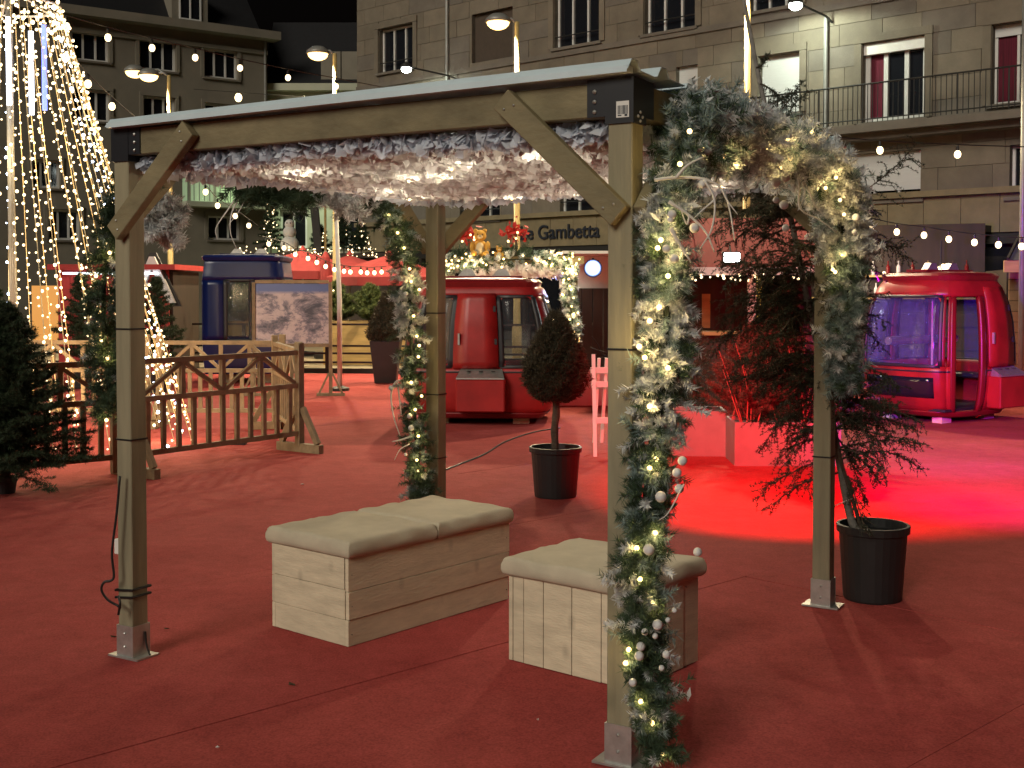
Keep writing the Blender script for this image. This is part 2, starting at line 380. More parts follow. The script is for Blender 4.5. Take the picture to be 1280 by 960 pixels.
for i, (P, d1, d2) in enumerate(((P1, U1, U2), (P2, -U1, U2), (P3, -U1, -U2), (P4, U1, -U2))):
    b = MB(); w = S+.016
    b.box(P+Vector((0, 0, TOP-.066)), (w, w, .158), RP)
    for d in (d1, d2): b.bar(P+d*(w/2)+Vector((0, 0, TOP-.052)), P+d*.125+Vector((0, 0, TOP-.052)), S+.010, BH+.012)
    cb = b.build('corner_bracket', BLACKM, per, True)
    s = MB()
    out = -d2; out1 = -d1
    for k in range(3):
        s.ball(P+d1*.095+out*(S/2+.007)+Vector((0, 0, TOP-.03-.035*k)), .008, 6, 4)
    for dx, z in ((.0, -.105), (.018, -.12), (-.018, -.12), (0, -.135)):
        s.ball(P+d2*dx+out1*(w/2+.001)+Vector((0, 0, TOP+z)), .006, 6, 4)
    s.build('screw', GALV, cb, True)
    if i == 0:
        nrm = -U2; c = P+nrm*(w/2+.0015)+U1*(-.014)+Vector((0, 0, TOP-.098))
        st = MB().bar(c-U1*.024, c+U1*.024, .001, .056, up=(0, 0, 1)).build('sticker', WHITEP, cb, True)
        bc = MB(); x = -.018
        while x < .017:
            wd = random.choice((.0012, .002, .003)); bc.bar(c+nrm*.001+U1*(-x)+Vector((0, 0, -.002)), c+nrm*.001+U1*(-x-wd)+Vector((0, 0, -.002)), .0008, .030); x += wd+random.choice((.0012, .002))
        bc.bar(c+nrm*.001+U1*.018+Vector((0, 0, -.021)), c+nrm*.001+U1*.004+Vector((0, 0, -.021)), .0008, .004)
        bc.bar(c+nrm*.001-U1*.008+Vector((0, 0, -.021)), c+nrm*.001-U1*.018+Vector((0, 0, -.021)), .0008, .007)
        me_bars = bc.v; me_f = bc.f; q = MB(); q.v = me_bars; q.f = me_f; q.build('barcode', TEXTM, cb, True)
# diagonal braces, screwed to the outer side of post and beam
for P, d, side in ((P1, U1, -U2), (P2, -U1, -U2), (P1, U2, -U1), (P2, U2, U1), (P3, -U2, U1), (P3, -U1, U2), (P4, -U2, -U1), (P4, U1, U2)):
    off = side*(S/2+.024)
    a = P+off+Vector((0, 0, 1.93))-d*.015; b = P+off+d*.455+Vector((0, 0, 2.365))
    n = side
    br = MB().bar(a, b, .044, .088, up=n.cross(b-a)).build('brace', WOODX, per, True, bevel=.003)
    s = MB(); x = (b-a).normalized(); y = n.cross(x)
    for e in (a+x*.05, b-x*.05):
        for q in (-.018, .018): s.ball(e+y*q+n*.023+x*q*.6, .005, 6, 4)
    s.build('screw', GALV, br, True)
# zip ties / wire loops round the posts
for P, zs in ((P1, (1.47, .50)), (P2, (1.50, 1.00)), (P3, (1.53, 1.02, .62)), (P4, (1.45, .80))):
    for z in zs:
        q = MB()
        for sx, sy in ((1, 0), (-1, 0), (0, 1), (0, -1)):
            q.box(P+RP @ Vector((sx*(S/2+.002), sy*(S/2+.002), z)), (.004 if sx else S+.008, .004 if sy else S+.008, .007), RP)
        q.build('cable_tie', CABLE, per, True)
# roof: lapped corrugated sheets, ribs running along U1
for k in range(11):
    a = -.09+k*.25; prof = [(a, .0), (a+.03, .034), (a+.075, .036), (a+.105, .004), (a+.25, .0)]
    mm = MB(); pts = []
    for e, zz in ((-.055, .030), (SZ+.04, .004)):
        for u, h in prof: pts.append(P1+U1*e+U2*(u-.01)+Vector((0, 0, TOP+.005+zz+h+.012*math.sin(k*2.1))))
    for e, zz in ((-.055, .030), (SZ+.04, .004)):
        for u, h in prof: pts.append(P1+U1*e+U2*(u-.01)+Vector((0, 0, TOP+.001+zz+h+.012*math.sin(k*2.1))))
    n = len(prof)
    f = [(i, i+1, n+i+1, n+i) for i in range(n-1)]+[(2*n+i, 3*n+i, 3*n+i+1, 2*n+i+1) for i in range(n-1)]
    f += [(i, 2*n+i, 2*n+i+1, i+1) for i in range(n-1)]+[(n+i, n+i+1, 3*n+i+1, 3*n+i) for i in range(n-1)]
    f += [(0, n, 3*n, 2*n), (n-1, 3*n-1, 4*n-1, 2*n-1)]
    mm.add(pts, f); mm.build('roof_sheet', ROOFS, per, True)
# flashing turned down along the front edge
MB().bar(P1+U1*-.05-U2*.075+Vector((0, 0, TOP+.032)), P2+U1*.03-U2*.075+Vector((0, 0, TOP+.012)), .05, .022).build('edge_flashing', ROOFS, per, True)

# white camouflage netting hung below the beams
net = thing('ceiling_netting', 'white leafy camouflage netting hung as a ceiling under the pergola roof', 'netting', (P1+P3)/2+Vector((0, 0, 2.2)))
nu = 84; Vn = []; Cn = []; Nn = []; dn = []
for lay in range(2):
    for i in range(nu):
        for j in range(nu):
            u = (i+random.random())/nu; v = (j+random.random())/nu
            edge = min(u, 1-u, v, 1-v)
            z = 2.272 - .018*min(1, edge/.12) - .012*math.sin(5*u+1)*math.sin(6*v+.4) - .010*lay + random.uniform(-.008, .008)
            c = P1+U1*(.05+u*(SZ-.10))+U2*(.05+v*(SZ-.10)); Cn.append((c.x, c.y, z))
            dn.append((random.gauss(0, .8), random.gauss(0, .8), -.12-.42*random.random()))
Cn = np.array(Cn); Dd = unit(np.array(dn)); sd = unit(np.cross(Dd, rng.normal(size=Cn.shape)))
ln = (.036+.034*rng.random((len(Cn), 1))); wd = ln*.46; up = unit(np.cross(Dd, sd))
V = np.stack([Cn, Cn+Dd*ln*.5+sd*wd+up*ln*.12, Cn+Dd*ln, Cn+Dd*ln*.5-sd*wd+up*ln*.12, Cn+Dd*ln*.5-up*ln*.14], 1).reshape(-1, 3)
b5 = np.arange(len(Cn))[:, None]*5
F3 = np.concatenate([b5+[0, 1, 4], b5+[1, 2, 4], b5+[2, 3, 4], b5+[3, 0, 4]])
stuff(npmesh('net_leaves', V, F3, NETM, net))
# hanging border along the beams
Cn = []; dn = []
for a, d, inw, nn in ((P1, U1, U2, 1300), (P1, U2, U1, 1000), (P2, U2, -U1, 800), (P4, U1, -U2, 900)):
    for k in range(nn):
        t = random.random(); c = a+d*(.06+t*(SZ-.12))+inw*(.020+random.uniform(0, .06)); z = 2.284-random.random()*.045-.012*math.sin(t*9)
        Cn.append((c.x, c.y, z)); q = -inw*random.uniform(.1, .9)+d*random.gauss(0, .5); dn.append((q.x, q.y, -.7*random.random()-.2))
Cn = np.array(Cn); Dd = unit(np.array(dn)); sd = unit(np.cross(Dd, rng.normal(size=Cn.shape))); up = unit(np.cross(Dd, sd))
ln = (.038+.035*rng.random((len(Cn), 1))); wd = ln*.5
V = np.stack([Cn, Cn+Dd*ln*.5+sd*wd+up*ln*.12, Cn+Dd*ln, Cn+Dd*ln*.5-sd*wd+up*ln*.12, Cn+Dd*ln*.5-up*ln*.14], 1).reshape(-1, 3)
b5 = np.arange(len(Cn))[:, None]*5
F3 = np.concatenate([b5+[0, 1, 4], b5+[1, 2, 4], b5+[2, 3, 4], b5+[3, 0, 4]])
stuff(npmesh('net_border', V, F3, NETB, net))
# fairy string woven through the netting
fs = thing('fairy_string', 'thin string of warm fairy lights woven through the white ceiling netting', 'string lights', (P1+P3)/2+Vector((0, 0, 2.19)))
pts = []
for k in range(26):
    u = .08+.84*(k/25); v = .5+.36*math.sin(k*1.15)
    c = P1+U1*(u*SZ)+U2*(v*SZ); pts.append((c.x, c.y, 2.195+.008*math.sin(k*2.3)))
MB().tube(spline(pts, 120), .0015, 4).build('wire', TWIGW, fs, True)
for k, p in enumerate(pts):
    if k % 2 == 0:
        MB().ball(p, .007, 6, 4).build('bulb', BULB, fs, True)
        lamp('bulb_light', 'POINT', Vector(p)-Vector((0, 0, .05)), 1.5, (1, .87, .64), fs, .01)

# ------------------------------------------------------------------ benches of painted planks with cushions
def cushion(parent, c, ux, uy, lx, ly, h, seed):
    rs = random.Random(seed); ph = rs.random()*6; r = .024; m = MB(); us = [-1, -.99, -.97, -.94, -.90]+[x/9*.86 for x in range(-9, 10)]+[.90, .94, .97, .99, 1]; n = len(us)
    def H(u, v):
        e = min((1-abs(u))*lx/2, (1-abs(v))*ly/2)
        a = h-r if e <= 0 else h-r+r*math.sqrt(max(0, 1-(1-min(1, e/r))**2))
        a += .006*(1-u*u)*(1-v*v)+.003*math.sin(7*u+ph)*math.sin(5*v+ph)
        a += .006*math.exp(-((u-.35)**2*26+(v+.3+.5*(u-.35))**2*150)); a -= .007*math.exp(-((u-.35)**2*20+(v+.22+.5*(u-.35))**2*220))
        a -= .006*math.exp(-((u+.3-.35*v)**2*260))*abs(v); a += .004*math.sin(11*u+9*v+ph)*max(abs(u), abs(v))**6
        return a
    for u in us:
        for v in us:
            p = c+ux*(u*lx/2)+uy*(v*ly/2); m.v.append((p.x, p.y, p.z+H(u, v)))
    for i in range(n-1):
        for j in range(n-1): m.f.append((i*n+j, (i+1)*n+j, (i+1)*n+j+1, i*n+j+1))
    ring = [i*n for i in range(n)]+[(n-1)*n+j for j in range(1, n)]+[i*n+n-1 for i in range(n-2, -1, -1)]+[j for j in range(n-2, 0, -1)]
    prev = ring
    for dz, g in ((h-r-.012, .004), (h*.32, .005), (.010, .0), (-.001, -.012)):
        k0 = len(m.v)
        for q, i in enumerate(ring):
            p = Vector(m.v[i]); d = Vector((p.x-c.x, p.y-c.y, 0)); d = d.normalized()*(g+.003*math.sin(q*.55+ph)*(dz > .005)); m.v.append((p.x+d.x, p.y+d.y, c.z+dz))
        new = list(range(k0, k0+len(ring)))
        for i in range(len(ring)): j = (i+1) % len(ring); m.f.append((prev[i], prev[j], new[j], new[i]))
        prev = new
    m.f.append(tuple(prev))
    return m.build('cushion', FABRIC, parent, True, smooth=True)
def bench(label, N, ux, uy, lx, ly, h, rows_x, rows_y, vert, ncush):
    """N near corner, ux long side direction, uy short side direction"""
    th = math.atan2(ux.y, ux.x); t = thing('bench', label, 'bench', N+ux*lx/2+uy*ly/2, th)
    L = Matrix.Rotation(th, 3, 'Z'); T = .022
    C = N+ux*lx/2+uy*ly/2
    MB().box(C+Vector((0, 0, h/2)), (lx-2*T-.006, ly-2*T-.006, h-.01), L).build('core', SOIL, t, True)
    def wall(a, d, nrm, ln, cuts, vertical):
        z0 = .008
        for k in range(len(cuts)-1):
            c0, c1 = cuts[k]+.0032, cuts[k+1]-.0032; j = random.uniform(-.004, .004)
            if vertical:
                MB().bar(a+d*(c0*ln)+nrm*(-T/2+j)+Vector((0, 0, (h+z0)/2)), a+d*(c1*ln)+nrm*(-T/2+j)+Vector((0, 0, (h+z0)/2)), T, h-z0-random.uniform(0, .004)).build('plank', PLANKP, t, True, bevel=.0015)
            else:
                e = random.uniform(0, .004)
                MB().bar(a+d*e+nrm*(-T/2+j)+Vector((0, 0, z0+(c0+c1)/2*(h-z0))), a+d*(ln-e)+nrm*(-T/2+j)+Vector((0, 0, z0+(c0+c1)/2*(h-z0))), T, (c1-c0)*(h-z0)).build('plank', PLANKP, t, True, bevel=.0015)
    wall(N, ux, -uy, lx, rows_x, vert); wall(N+uy*ly, ux, uy, lx, rows_x, vert)
    wall(N+uy*T, uy, -ux, ly-2*T, rows_y, vert); wall(N+ux*lx+uy*T, uy, ux, ly-2*T, rows_y, vert)
    MB().box(C+Vector((0, 0, h-.008)), (lx-.05, ly-.05, .012), L).build('lid', PLANKP, t, True)
    nails = MB()
    for k in range(len(rows_x)-1):
        for q in (.02, .98):
            if vert: p = N+ux*((rows_x[k]+.03)*lx)-uy*.001+Vector((0, 0, h*q if q < .5 else h-.03))
            else: p = N+ux*(q*lx)-uy*.001+Vector((0, 0, h*(rows_x[k]+rows_x[k+1])/2))
            nails.ball(p, .003, 6, 4)
    nails.build('nail', IRON, t, True)
    tot = lx+.04; cl = tot/ncush
    for k in range(ncush):
        cushion(t, N+ux*(-.02+cl*(k+.5))+uy*ly/2+Vector((0, 0, h+.001)), ux, uy, cl-(.016 if ncush > 1 else 0), ly+.04, .082, 3+k+lx*7)
    return t
uxb = Vector((.645, .764, 0)).normalized(); uyb = Vector((-uxb.y, uxb.x, 0))
bench('long white plank bench with two beige cushions in the middle of the carpet', Vector((-.764, 5.60, 0)), uxb, uyb, 1.16, .56, .425, [0, .30, .62, 1], [0, .3, .64, 1], False, 2)
ux2 = Vector((.64, .768, 0)).normalized(); uy2 = Vector((-ux2.y, ux2.x, 0))
bench('square white plank bench with one beige cushion behind the nearest pergola post', Vector((.50, 4.99, 0)), ux2, uy2, .53, .67, .395, [0, .24, .5, .76, 1], [0, .22, .47, .72, .9, 1], True, 1)

# ------------------------------------------------------------------ garlands
def garland(label, pts, rad, ntuft, flock, bulbs, balls=(), twigs=(), power=.5, stem=(.06, .13), per=70, nlen=.036, name='garland', nw=.0034, group=None, feather=0):
    """flock(t)-> (p_green, p_frost, p_flock); bulbs: list of (point) ; balls: (point, r)"""
    path = spline(pts, 240); base = Vector(path[-1]); t0 = thing(name, label, 'garland', base, 0, group)
    MB().tube(path[::6], .012, 6).build('core_wire', SPRUCED, t0, True)
    cls = {0: ([], [], []), 1: ([], [], []), 2: ([], [], [])}
    for k in range(ntuft):
        t = random.random(); i = min(238, int(t*239)); p = path[i]; tang = unit(path[i+1]-path[i])
        rd = rng.normal(size=3); rd -= tang*rd.dot(tang); rd = unit(rd)
        r = rad(t) if callable(rad) else rad
        a = p+rd*r*random.uniform(.05, .55); d = unit(rd*1.0+tang*random.uniform(-.7, .7)+np.array([0, 0, -.25]))
        clump = math.sin(t*31.7+1.3*len(pts))+math.sin(t*77.1)*.5
        pg, pf, pw = flock(t); u = random.random()*(pg+pf+pw)
        if clump > .7 and pw > .05: u = max(u, random.random()*(pg+pf+pw))
        c = 0 if u < pg else (1 if u < pg+pf else 2)
        L = max(.03, r*random.uniform(.5, 1.0)) if random.random() < .85 else random.uniform(*stem)
        cls[c][0].append(a); cls[c][1].append(d); cls[c][2].append(L)
    for c, nm, mt in ((0, 'green_needles', GREEN), (1, 'frosted_needles', FROST), (2, 'flocked_needles', FLOCK)):
        if cls[c][0]:
            P = np.array(cls[c][0]); D = np.array(cls[c][1]); L = np.array(cls[c][2])
            V, F = needle_tris(P, D, L, int(per*(1.25 if c == 2 else 1)), nlen*(1.0 if c < 2 else .8), nw*(1 if c < 2 else 1.5), .9)
            stuff(npmesh(nm, V, F, mt, t0))
            if c == 2 and feather:
                k_ = rng.integers(0, len(P), feather); C_ = P[k_]+D[k_]*(L[k_]*rng.random(feather)*1.15)[:, None]
                V, F = leaf_quads(C_, rng.normal(size=C_.shape)+[0, -.4, .3], .020, .34); stuff(npmesh('flocked_leaves', V, F, FLOCK, t0))
    for p in bulbs:
        MB().ball(p, .009, 8, 5).build('bulb', BULB, t0, True, smooth=True)
        lamp('bulb_light', 'POINT', Vector(p)+Vector((0, -.004, 0)), power, (1, .70, .26), t0, .012)
    for p, r in balls: MB().ball(p, r, 14, 9).build('bauble', BALLW, t0, True, smooth=True)
    for tp, r in twigs:
        sp_ = spline(tp, max(6, len(tp)*4)); n = len(sp_)
        MB().tube(sp_, [r*(1-.65*i/(n-1)) for i in range(n)], 6).build('twig', TWIGW, t0, True, smooth=True)
    return t0
# nearest post
D1 = 4.17
gp = [at(858, 150, 4.50), at(846, 200, 4.32), at(832, 265, D1), at(830, 330, D1), at(834, 410, D1), at(830, 480, D1), at(814, 560, D1-.02), at(806, 640, D1-.04), at(800, 720, D1-.06), at(806, 800, D1-.06), at(816, 880, D1-.06), at(828, 950, D1-.06)]
bl = [(838,270),(826,300),(822,310),(824,384),(812,401),(799,433),(806,447),(812,508),(820,574),(796,685),(819,666),(815,754),(782,829),(786,812),(801,877),(815,904),(827,943),(835,460),(846,322),(850,205),(862,164),(835,345),(812,585),(800,724)]
ba = [(840,268,.015),(843,323,.016),(868,285,.017),(833,311,.014),(853,576,.016),(846,591,.016),(849,611,.016),(826,621,.019),(811,687,.019),(872,690,.015),(801,808,.015),(799,820,.016),(822,781,.018),(833,818,.014),(791,853,.014),(806,790,.012),(843,763,.009),(819,795,.010),(878,230,.014),(838,275,.010),(835,775,.009),(827,835,.010)]
def P_(l, D, j=0): return [at(x, y, D+random.uniform(-j, j)) for x, y in l]
tw = [(P_([(818,225),(845,222),(880,224),(902,236),(912,262),(918,300)], 4.02), .006), (P_([(880,224),(893,250),(890,285),(876,310)], 4.0), .005),
      (P_([(836,252),(860,268),(882,290),(893,315)], 4.0), .006), (P_([(838,285),(848,303),(864,328)], 4.0), .008), (P_([(893,250),(879,262),(868,272)], 4.0), .004),
      (P_([(845,222),(860,206),(880,196)], 4.0), .006), (P_([(902,236),(910,252),(922,268)], 4.0), .004), (P_([(862,268),(858,280),(848,252)], 4.0), .004), (P_([(855,605),(836,640),(824,650)], 4.0), .003)]
garland('thick green garland with frosted tips and warm lights down the nearest pergola post', gp,
        lambda t: .088 if t < .5 else (.072 if t < .8 else .062), 1150, lambda t: (.36, .50, .24) if t < .32 else ((.45, .2, .50) if t < .52 else ((.75, .4, .1) if t < .64 else (.85, .12, .10))),
        [at(x, y, D1-.10) for x, y in bl], [(at(x, y, D1-.15), r) for x, y, r in ba], tw, per=85, feather=1300, power=.5)
# arch along the right-hand beam, hanging down the right post
gp = [at(852, 168, 4.42), at(890, 160, 4.75), at(935, 178, 5.2), at(985, 192, 5.7), at(1030, 215, 6.1), at(1050, 260, 6.22), at(1058, 320, 6.22)]
bl = [(985,175),(988,198),(931,145),(975,210),(1015,165),(1032,235),(1050,250),(1055,268),(1044,340),(905,195),(920,205),(1045,222),(880,185),(960,185)]
ba = [(873,184,.017),(885,188,.016),(892,182,.02),(905,176,.019),(915,171,.014),(925,171,.016),(940,166,.016),(949,161,.015),(883,180,.014),(970,228,.019),(982,222,.02),(980,256,.02),(982,285,.016),(970,250,.014),(1070,272,.02),(1068,290,.014)]
tw = [(P_([(964,208),(945,222),(932,243)], 5.3), .009), (P_([(985,200),(998,225),(1000,260),(1025,275),(1045,290)], 5.7), .006), (P_([(998,222),(1010,235),(1018,255),(1035,275)], 5.7), .005), (P_([(1000,218),(1006,240),(1000,258)], 5.7), .004), (P_([(870,192),(905,178),(945,160)], 4.7), .003)]
garland('white flocked garland with silver baubles arching over the right-hand pergola beam', gp, lambda t: .15 if t < .75 else .13, 1250,
        lambda t: (.3, .5, .35) if t < .2 else (.04, .26, .80), [at(x, y, 4.35+(x-850)/200*1.72-.16) for x, y in bl], [(at(x, y, 4.3+(x-850)/200*1.72-.19), r) for x, y, r in ba], tw, per=85, nlen=.042, power=.7, nw=.0042, feather=9000)
gp = [at(1058, 300, 6.25), at(1062, 350, 6.22), at(1058, 400, 6.22), at(1052, 440, 6.25), at(1058, 485, 6.25)]
garland('grey blue frosted garland hanging beside the right-hand pergola post', gp, lambda t: .078-.012*t, 380, lambda t: (.18, .8, .12),
        [at(1041, 337, 6.15), at(1052, 318, 6.12)], (), (), per=90, nlen=.05, nw=.0045)
# far post
gp = [at(452, 236, 7.3), at(478, 250, 7.4), at(496, 285, 7.45), at(508, 340, 7.45), at(513, 400, 7.45), at(515, 460, 7.45), at(519, 530, 7.45), at(524, 590, 7.45), at(527, 622, 7.45)]
bl = [(486,268),(497,291),(512,336),(514,352),(524,362),(517,395),(521,420),(524,432),(523,446),(514,478),(527,495),(523,545),(521,575),(523,588),(505,310),(519,512)]
ba = [(446,263,.02),(462,265,.022),(507,367,.016),(489,485,.016),(512,520,.016),(514,535,.018),(507,568,.01)]
tw = [(P_([(515,480),(497,476),(489,492),(492,520),(500,545)], 7.4), .008), (P_([(515,545),(500,550),(490,552)], 7.4), .007), (P_([(497,478),(500,505),(502,520)], 7.4), .006), (P_([(512,555),(500,562),(493,575)], 7.4), .004)]
garland('slim garland with warm lights down the far left post behind the long bench', gp, lambda t: .095 if t < .6 else .075, 620,
        lambda t: (.85, .15, .05) if t < .38 else ((.35, .1, .7) if t < .52 else (.9, .2, .05)), [at(x, y, 7.36) for x, y in bl], [(at(x, y, 7.36), r) for x, y, r in ba], tw, per=70, nw=.0045, power=.4)
# white fluff tufts on that garland
# left post
gp = [at(205, 205, 5.9), at(178, 215, 5.65), at(150, 262, 5.60), at(132, 330, 5.60), at(130, 400, 5.60), at(134, 460, 5.60), at(140, 525, 5.62)]
garland('dark green garland twisted behind the left pergola post', gp, lambda t: .085, 520, lambda t: (.95, .05, .02),
        [at(x, y, 5.56) for x, y in ((137,316),(124,390),(134,448),(120,345),(133,525),(182,230),(127,425))], (), (), per=80, power=.3)
# back-left beam: dark hanging sprays and white fluffy bunches
def spray(label, pts, rad, n, cls, nlen, name='hanging_spray', twigs=()):
    return garland(label, pts, rad, n, cls, (), (), twigs, per=55, nlen=nlen, name=name, nw=.006)
spray('dark evergreen spray hanging under the back edge of the ceiling netting', [at(290, 228, 6.6), at(325, 236, 6.65), at(360, 240, 6.75), at(392, 240, 6.85)], lambda t: .085, 190, lambda t: (1, 0, 0), .06,
      twigs=[(P_([(300,240),(285,262),(270,285),(272,300)], 6.6), .005), (P_([(303,240),(290,265),(288,290),(296,312)], 6.6), .005), (P_([(310,240),(300,262),(285,282)], 6.6), .004)])
spray('white fluffy spray hanging from the left beam beside the left post', [at(176, 235, 6.0), at(195, 255, 6.05), at(205, 275, 6.1), at(200, 295, 6.1)], lambda t: .095, 230, lambda t: (0, .05, .9), .05)
spray('white fluffy spray hanging from the back beam above the parasols', [at(398, 235, 7.0), at(420, 240, 7.1), at(440, 246, 7.15), at(428, 262, 7.1)], lambda t: .08, 200, lambda t: (0, .05, .9), .05)

# power lead on the left post
ld = thing('power_lead', 'black power lead tied around the foot of the left pergola post', 'cable', P2+Vector((-.06, -.05, .3)))
DL = 5.40
MB().tube(spline([at(150, 595, DL), at(146, 640, DL), at(140, 690, DL), at(142, 722, DL), at(130, 728, DL), at(127, 738, DL), at(135, 750, DL), at(147, 757, DL), at(150, 760, DL-.02)], 60), .006, 6).build('lead', CABLE, ld, True, smooth=True)
for z in (.285, .318):
    q = MB(); pts = [P2+RP @ Vector((a*(S/2+.008), b*(S/2+.008), z+.006*a)) for a, b in ((-1, -1), (1, -1), (1, 1), (-1, 1), (-1, -1))]
    q.tube(pts, .006, 6); q.build('coil', CABLE, ld, True)
MB().tube(spline([at(148, 745, DL-.02), at(150, 755, DL-.04), at(148, 768, DL-.02)], 12), .006, 6).build('tail', CABLE, ld, True)
MB().box(P2+RP @ Vector((-.066, -.01, .505)), (.035, .05, .07), RP).build('socket_box', WHITEP, ld, True, bevel=.004)
MB().tube(spline([P2+RP @ Vector((.056, .02, .12)), P2+RP @ Vector((.062, .02, .06)), P2+RP @ Vector((.085, .02, .014))], 10), .005, 6).build('earth_wire', CABLE, ld, True)

# ------------------------------------------------------------------ potted plants
def pot(parent, base, r0, r1, h, n=28, m=POTB):
    MB().lathe([(r0*.96, .0), (r0, .015), (r1*.985, h-.045), (r1*1.06, h-.04), (r1*1.07, h-.004), (r1*1.05, h), (r1*.97, h), (r1*.95, h-.05)], n, base).build('pot', m, parent, True, smooth=False)
    MB().lathe([(r1*.95, h-.06), (r1*.4, h-.045), (.001, h-.04)], n, base).build('soil', SOIL, parent, True)
# cedar leaning behind the right post
b = Vector((1.955, 6.52, 0))
ced = thing('potted_cedar', 'tall leaning cedar in a round black pot beside the right pergola post', 'tree', b)
pot(ced, b, .155, .182, .41)
trunk = spline([b+Vector((-.02, 0, .36)), at(1066, 655, 6.5), at(1048, 570, 6.52), at(1030, 470, 6.55), at(1008, 370, 6.6), at(990, 280, 6.65), at(965, 170, 6.7), at(945, 80, 6.75), at(926, -20, 6.8), at(905, -110, 6.85)], 70)
MB().tube(trunk, [.024-.014*i/69 for i in range(70)], 8).build('trunk', GBARK, ced, True, smooth=True)
MB().tube([b+Vector((-.06, -.02, .36)), at(1046, 560, 6.46), at(1035, 505, 6.48)], .010, 6).build('stake', BARK, ced, True)
MB().tube([at(1040, 634, 6.42), at(1060, 625, 6.45), at(1070, 622, 6.5)], .003, 5).build('tie', TWIGW, ced, True)
SP, SD, SL = [], [], []; bm = MB()
def cedar_branch(p0, d, L, droop, nsub):
    p0 = np.array(p0, float); d = unit(np.array(d, float)); n = 9; pts = [p0]; dd = d.copy()
    for k in range(n):
        dd = unit(dd+np.array([0, 0, -droop*1.5])*(.3+k/n)+rng.normal(size=3)*.11); pts.append(pts[-1]+dd*L/n)
    bm.tube(pts, [.006*(1-.8*i/n) for i in range(n+1)], 5, False)
    for k in range(1, n):
        for _ in range(nsub):
            p = pts[k]+(pts[k+1]-pts[k])*random.random(); t = unit(pts[k+1]-pts[k])
            sdv = rng.normal(size=3); sdv -= t*sdv.dot(t); sdv[2] *= .5; sdv = unit(unit(sdv)*.9+t*.7+np.array([0, 0, -.22]))
            l = L*random.uniform(.10, .30)*(1.1-k/n*.6); d2 = unit(sdv+np.array([0, 0, -.55])+rng.normal(size=3)*.25)
            q = p+sdv*l*.55; q2 = q+d2*l*.6; bm.tube([p, q, q2], [.0020, .0015, .0008], 3, False)
            for (a_, b_) in ((p, q), (q, q2)):
                ll = np.linalg.norm(b_-a_); m_ = max(2, int(ll/.012))
                for s_ in range(m_):
                    SP.append(a_+(b_-a_)*(s_+random.random())/m_); SD.append(unit(rng.normal(size=3)+np.array([0, 0, .4]))); SL.append(.003)
        SP.append(pts[k]); SD.append(unit(rng.normal(size=3))); SL.append(.01)
for (x0, y0, x1, y1, D, L, dr, ns) in (
    (1048,575,1145,560,6.5,.50,.10,5), (1046,560,1130,520,6.35,.45,.06,5), (1044,545,1120,585,6.4,.45,.12,5), (1050,585,1110,640,6.45,.40,.12,4), (1040,520,1125,500,6.5,.45,.08,5), (1050,590,960,610,6.4,.50,.08,4), (1046,570,950,575,6.45,.50,.12,5),
    (1040,530,945,545,6.4,.48,.05,5), (1036,500,930,505,6.5,.50,.06,6), (1030,470,920,470,6.5,.52,.05,6), (1030,460,1110,455,6.5,.42,.06,4), (1026,440,900,430,6.55,.55,.04,6), (1022,420,890,420,6.5,.6,.06,6), (1018,400,905,380,6.5,.55,.04,6), (1030,480,1120,470,6.55,.42,.1,4),
    (1010,380,880,380,6.55,.6,.05,6), (1006,360,900,340,6.6,.5,.04,6), (1000,330,890,320,6.6,.5,.05,5), (995,310,930,280,6.6,.4,.03,5), (1020,430,1095,400,6.5,.4,.05,4), (1010,380,1075,350,6.6,.35,.04,3),
    (990,280,1090,230,6.6,.55,.02,6), (992,290,1150,200,6.65,.80,-.01,7), (990,285,1130,250,6.6,.7,.05,6), (994,300,1120,300,6.6,.62,.04,6), (990,270,1060,200,6.7,.45,.02,4), (996,310,1110,330,6.65,.55,.05,5),
    (964,170,1020,130,6.6,.32,.02,5), (960,155,1010,115,6.7,.30,.02,4), (958,140,985,95,6.7,.24,.0,4), (955,130,905,115,6.7,.30,.03,4), (962,165,1015,150,6.65,.30,.06,4), (950,105,985,108,6.7,.2,.05,3), (968,180,920,140,6.75,.28,.0,4), (946,85,975,60,6.75,.16,.02,2), (965,180,1035,160,6.6,.34,.03,5)):
    p0 = at(x0, y0, 6.6 if y0 < 450 else 6.52); p1 = at(x1, y1, D+random.uniform(-.25, .3)); cedar_branch(p0, p1-p0, L, dr, ns)
for k in range(105):                    # fill on the far side and all round the stem
    i = random.randint(16, 42); p = Vector(trunk[i]); a = random.uniform(0, 2*math.pi)
    cedar_branch(p, (math.cos(a)-.25, math.sin(a)+.2, random.uniform(-.1, .35)), random.uniform(.3, .55), .07, 4)
bm.build('branches', BARK, ced, True)
V, F = needle_tris(np.array(SP), np.array(SD), np.array(SL), 7, .017, .0032, 1.2)
stuff(npmesh('needles', V, F, CEDAR, ced))

